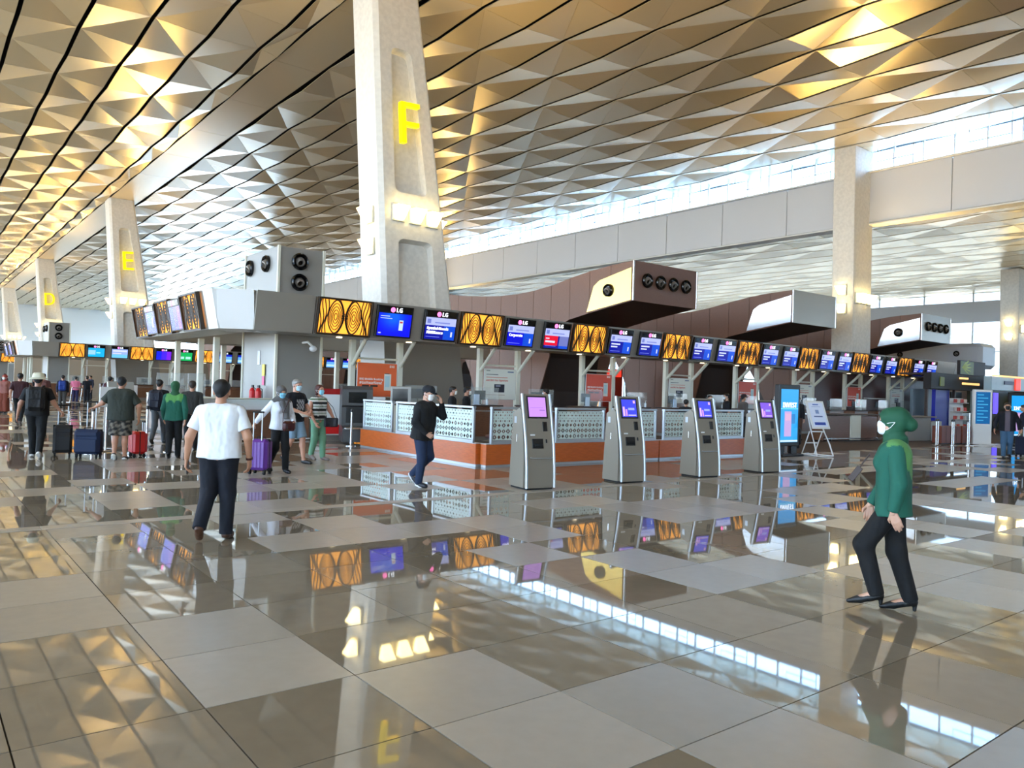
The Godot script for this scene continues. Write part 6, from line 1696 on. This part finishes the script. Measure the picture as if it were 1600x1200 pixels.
	person({"label": "man in black with a cream bucket hat and backpack pulling a black suitcase", "at": P(2.10, 17.9), "turn": yaw_to(0.25, 0.97), "h": 1.66, "bulk": 1.14, "cell": 0.018, "top": Color(0.032, 0.034, 0.045), "top_name": "shirt", "sleeve": 0.46, "hem": 0.50, "legs": Color(0.028, 0.028, 0.032), "shoes": Color(0.75, 0.73, 0.70), "sole": Color(0.85, 0.84, 0.82), "hat": Color(0.80, 0.79, 0.70), "skin": Color(0.66, 0.47, 0.37), "pose": d, "hands": {"R": [Vector3(0.5, -0.5, 0.3), Vector3(-0.3, -0.8, 0), 0.8]}})
	backpack(P(2.10, 17.9, 0.93) + Vector3(-0.068, 0, 0.265), yaw_to(0.25, 0.97), Color(0.035, 0.037, 0.045), "black backpack on the man with the cream hat")
	suitcase(P(2.58, 18.05), away + 0.5, Vector3(0.34, 0.56, 0.26), Color(0.13, 0.13, 0.14), "dark grey suitcase pulled by the man with the cream hat", false, 0.40)
	# man in the grey-green shirt
	d = walk_pose(1, 0.03)
	d.merge({"eL": Vector3(-0.20, 0.68, 0.0), "wL": Vector3(-0.30, 0.62, -0.06), "eR": Vector3(0.20, 0.65, 0.0), "wR": Vector3(0.19, 0.50, -0.05)}, true)
	person({"label": "heavy man in a grey-green shirt and camouflage shorts with two suitcases", "at": P(3.40, 16.85), "turn": yaw_to(0.40, 0.92), "h": 1.66, "bulk": 1.38, "belly": true, "cell": 0.018, "top": Color(0.16, 0.18, 0.15), "top_name": "shirt", "sleeve": 0.52, "hem": 0.475, "leg_kind": "shorts", "legs_fn": camo, "shoes": Color(0.12, 0.12, 0.13), "sole": Color(0.85, 0.85, 0.83), "hair_col": Color(0.03, 0.028, 0.028), "skin": Color(0.70, 0.50, 0.39), "pose": d, "hands": {"L": [Vector3(-0.9, -0.2, -0.2), Vector3(0, -1, 0), 0.6]}})
	suitcase(P(2.98, 17.6), away + 0.1, Vector3(0.50, 0.50, 0.26), Color(0.05, 0.12, 0.24), "navy blue cabin suitcase beside the man in the grey-green shirt", false, 0.55)
	suitcase(P(3.86, 17.45), away - 0.9, Vector3(0.40, 0.46, 0.28), Color(0.75, 0.10, 0.09), "red hard suitcase behind the legs of the man in camouflage shorts", true, 0.2)
	# second woman in green, and two men beside her
	var upx2 := func(p: Vector3) -> Color:
		var k := p.y / 1.60
		var yoke := k > 0.72 + 0.035 * absf(sin(p.x * 22.0))
		return (Color(0.36, 0.60, 0.32) if yoke else Color(0.105, 0.35, 0.285)).srgb_to_linear()
	person({"label": "woman in a green uniform jacket and headscarf seen from behind at the brown desk", "at": P(4.42, 16.9), "turn": yaw_to(0.35, 0.94), "h": 1.60, "bulk": 1.0, "fem": true, "cell": 0.018, "top_fn": upx2, "sleeve_fn": dk, "top_name": "jacket", "sleeve": 0.97, "hem": 0.49, "legs": Color(0.03, 0.026, 0.03), "shoes": Color(0.05, 0.05, 0.06), "hair": "scarf", "scarf": Color(0.13, 0.33, 0.20), "bun": false, "skin": Color(0.74, 0.55, 0.45), "pose": walk_pose(1, 0.05)})
	person({"label": "man in dark top and grey trousers with a navy backpack at the brown desk", "at": P(5.05, 20.75), "turn": yaw_to(0.5, 0.86), "h": 1.62, "cell": 0.024, "top": Color(0.06, 0.06, 0.08), "sleeve": 1.0, "legs": Color(0.30, 0.31, 0.32), "shoes": Color(0.08, 0.07, 0.07), "pose": walk_pose(1, 0.12)})
	backpack(P(4.91, 20.51, 0.86), yaw_to(0.5, 0.86), Color(0.05, 0.07, 0.14), "navy backpack on the man in grey trousers")
	person({"label": "man in a dark grey jacket standing beside the woman in green at the desk", "at": P(5.35, 19.0), "turn": yaw_to(0.4, 0.92), "h": 1.62, "cell": 0.024, "top": Color(0.18, 0.18, 0.17), "sleeve": 1.0, "legs": Color(0.07, 0.07, 0.08), "shoes": Color(0.05, 0.05, 0.05), "hair_col": Color(0.16, 0.12, 0.09)})
	# farther down the hall, left
	person({"label": "man in a maroon shirt with a shoulder bag walking away down the hall", "at": P(2.95, 29.4), "turn": yaw_to(0.3, 0.95), "h": 1.68, "cell": 0.026, "top": Color(0.20, 0.07, 0.09), "sleeve": 0.5, "legs": Color(0.035, 0.035, 0.045), "shoes": Color(0.45, 0.42, 0.40), "pose": walk_pose(-1, 0.12)})
	person({"label": "woman in a red headscarf and rust-coloured long skirt far down the hall", "at": P(3.3, 38.2), "turn": yaw_to(-0.6, -0.8), "h": 1.60, "fem": true, "cell": 0.032, "top": Color(0.52, 0.32, 0.28), "sleeve": 0.97, "leg_kind": "skirt", "legs": Color(0.42, 0.18, 0.10), "hair": "scarf", "scarf": Color(0.60, 0.24, 0.20), "bun": false, "mask": Color(0.9, 0.9, 0.9)})
	person({"label": "person with a bright blue backpack far down the hall", "at": P(6.1, 43.2), "turn": yaw_to(0.2, 0.97), "h": 1.66, "cell": 0.034, "top": Color(0.10, 0.11, 0.18), "sleeve": 1.0, "legs": Color(0.26, 0.25, 0.24)})
	backpack(P(6.045, 42.935, 0.90), yaw_to(0.2, 0.97), Color(0.05, 0.20, 0.52), "bright blue backpack on the person far down the hall")
	person({"label": "person in a pink top and navy trousers far down the hall", "at": P(7.7, 50.0), "turn": yaw_to(0.3, 0.95), "h": 1.6, "cell": 0.036, "top": Color(0.80, 0.42, 0.52), "sleeve": 0.5, "legs": Color(0.10, 0.09, 0.25)})
	person({"label": "person in a white shirt by the tilted sign stand", "at": P(6.3, 33.3), "turn": yaw_to(0.5, 0.86), "h": 1.66, "cell": 0.030, "top": Color(0.78, 0.78, 0.80), "sleeve": 0.5, "legs": Color(0.12, 0.12, 0.14)})
	backpack(P(6.18, 33.05, 0.92), yaw_to(0.5, 0.86), Color(0.25, 0.06, 0.10), "maroon backpack on the person in the white shirt")
	for q in 6:
		var cl: Color = [Color(0.05, 0.06, 0.10), Color(0.10, 0.08, 0.08), Color(0.55, 0.56, 0.60), Color(0.12, 0.13, 0.2), Color(0.35, 0.2, 0.18), Color(0.08, 0.08, 0.1)][q]
		person({"label": "distant traveller in %s, %s" % [["a navy top", "a black top", "a pale top", "a dark blue top", "a rust top", "a dark coat"][q], ["beside the person in pink", "by the brown desk", "at the desk corner", "under the first gold panel", "beside the maroon-shirted man", "before the grey duct"][q]], "at": P([8.6, 5.2, 9.6, 10.4, 4.4, 7.2][q], [52.0, 60.5, 58.0, 61.5, 36.0, 62.0][q]), "turn": 0.7 * q, "h": 1.62 + 0.02 * q, "cell": 0.04, "hcell": 0.012, "top": cl, "sleeve": 1.0 if q % 2 else 0.5, "legs": Color(0.08, 0.08, 0.10), "group": "distant travellers"})
	# staff and travellers inside the island
	for q in 2:
		person({"label": "airline staff in a dark embroidered uniform behind the pierced screens, %s" % ["near the grey column foot", "next to the white poster"][q], "at": P([11.75, 12.5][q], [17.6, 18.0][q]), "turn": yaw_to(0.8, -0.5), "h": 1.68, "cell": 0.024, "top": Color(0.035, 0.035, 0.045), "top_name": "uniform", "sleeve": 1.0, "hem": 0.47, "legs": Color(0.03, 0.03, 0.04), "mask": Color(0.92, 0.92, 0.9), "skin": Color(0.70, 0.50, 0.40)})
		var bt := thing("uniform_braid", "gold embroidered braid on the uniform of the staff member %s" % ["near the grey column foot", "next to the white poster"][q], "braid", P([11.75, 12.5][q], [17.6, 18.0][q]), yaw_to(0.8, -0.5))
		obj("braid", box_mesh(Vector3(0, 1.12, -0.155), Vector3(0.035, 0.42, 0.012), 0.004), mat("gold_braid", Color(0.62, 0.48, 0.22), 0.5), bt)
	var ins := [[16.4, 19.1, 1.70, Color(0.04, 0.04, 0.05), "person in black at the counter behind the lilac kiosk", 0.0, 1.0], [19.6, 16.0, 1.50, Color(0.05, 0.05, 0.06), "short person in black inside the barrier beyond the second kiosk", 0.0, 0.5], [23.6, 17.4, 1.74, Color(0.045, 0.05, 0.08), "man in a navy shirt standing behind the third kiosk", 0.0, 0.6], [24.75, 17.5, 1.72, Color(0.36, 0.34, 0.33), "man in a plaid grey shirt and dark cap behind the barrier", 0.0, 1.0], [27.6, 17.0, 1.70, Color(0.05, 0.06, 0.08), "man in dark top and brown trousers beyond the cyan display", 0.0, 1.0], [24.7, 19.0, 1.66, Color(0.10, 0.10, 0.12), "clerk standing at the counter behind the plaid-shirted man", 0.0, 1.0]]
	for q in ins.size():
		var e: Array = ins[q]
		var sp := {"label": e[4], "at": P(e[0], e[1]), "turn": yaw_to([-0.4, 0.6, -0.7, 0.9, -0.6, -0.3][q], [0.9, 0.3, 0.5, -0.3, -0.8, -0.9][q]), "h": e[2], "cell": 0.026, "top": e[3], "sleeve": e[6], "legs": Color(0.09, 0.08, 0.09) if q != 4 else Color(0.30, 0.20, 0.15), "mask": Color(0.85, 0.88, 0.90)}
		if q == 3: sp["cap"] = Color(0.14, 0.08, 0.10)
		person(sp)
	# right-hand walker
	d = walk_pose(1, 0.07)
	d.merge({"eR": Vector3(0.175, 0.65, 0.02), "wR": Vector3(0.19, 0.51, -0.02), "eL": Vector3(-0.175, 0.65, 0.02), "wL": Vector3(-0.185, 0.505, -0.02)}, true)
	var jk := func(p: Vector3) -> Color: return (Color(0.33, 0.29, 0.32) if p.z < -0.05 and absf(p.x) < 0.075 else Color(0.035, 0.04, 0.065)).srgb_to_linear()
	person({"label": "man in an open dark jacket, jeans and black mask walking towards the kiosks", "at": P(26.7, 9.35), "turn": yaw_to(-0.92, -0.38), "h": 1.72, "bulk": 1.12, "cell": 0.022, "top_fn": jk, "top_name": "jacket", "sleeve": 0.97, "hem": 0.49, "loose": 0.012, "legs": Color(0.22, 0.34, 0.44), "shoes": Color(0.06, 0.06, 0.09), "mask": Color(0.03, 0.03, 0.035), "skin": Color(0.68, 0.49, 0.39), "pose": d})
	suitcase(P(27.9, 9.3), 1.2, Vector3(0.42, 0.6, 0.28), Color(0.06, 0.11, 0.20), "navy suitcase just behind the man in the open jacket", false, 0.3)
	person({"label": "person in a dark blue top at the edge of the pale shop", "at": P(30.6, 10.2), "turn": yaw_to(-0.2, 0.95), "h": 1.66, "cell": 0.028, "top": Color(0.06, 0.07, 0.13), "sleeve": 0.97, "legs": Color(0.42, 0.44, 0.36)})

func phone(called: String, label: String, u: float, w: float, turn: float, at: Vector3, tilt: float) -> void:
	var o := thing(called, label, "phone", P(u, w), turn)
	obj("case", box_mesh(Vector3(), Vector3(0.012, 0.145, 0.07), 0.004), M.black, o, Transform3D(Basis(Vector3.RIGHT, tilt), at))

func watch(u: float, w: float, turn: float, at: Vector3) -> void:
	var o := thing("wrist_watch", "dark red wrist band on the man in the white T-shirt", "watch", P(u, w), turn)
	var g := MB.new(); g.lathe([Vector2(0.034, -0.012), Vector2(0.036, -0.012), Vector2(0.036, 0.012), Vector2(0.034, 0.012), Vector2(0.034, -0.012)], Vector3(), 16)
	obj("band", g, mat("watch_red", Color(0.22, 0.08, 0.08), 0.5), o, Transform3D(Basis(Vector3.RIGHT, 0.25), at))
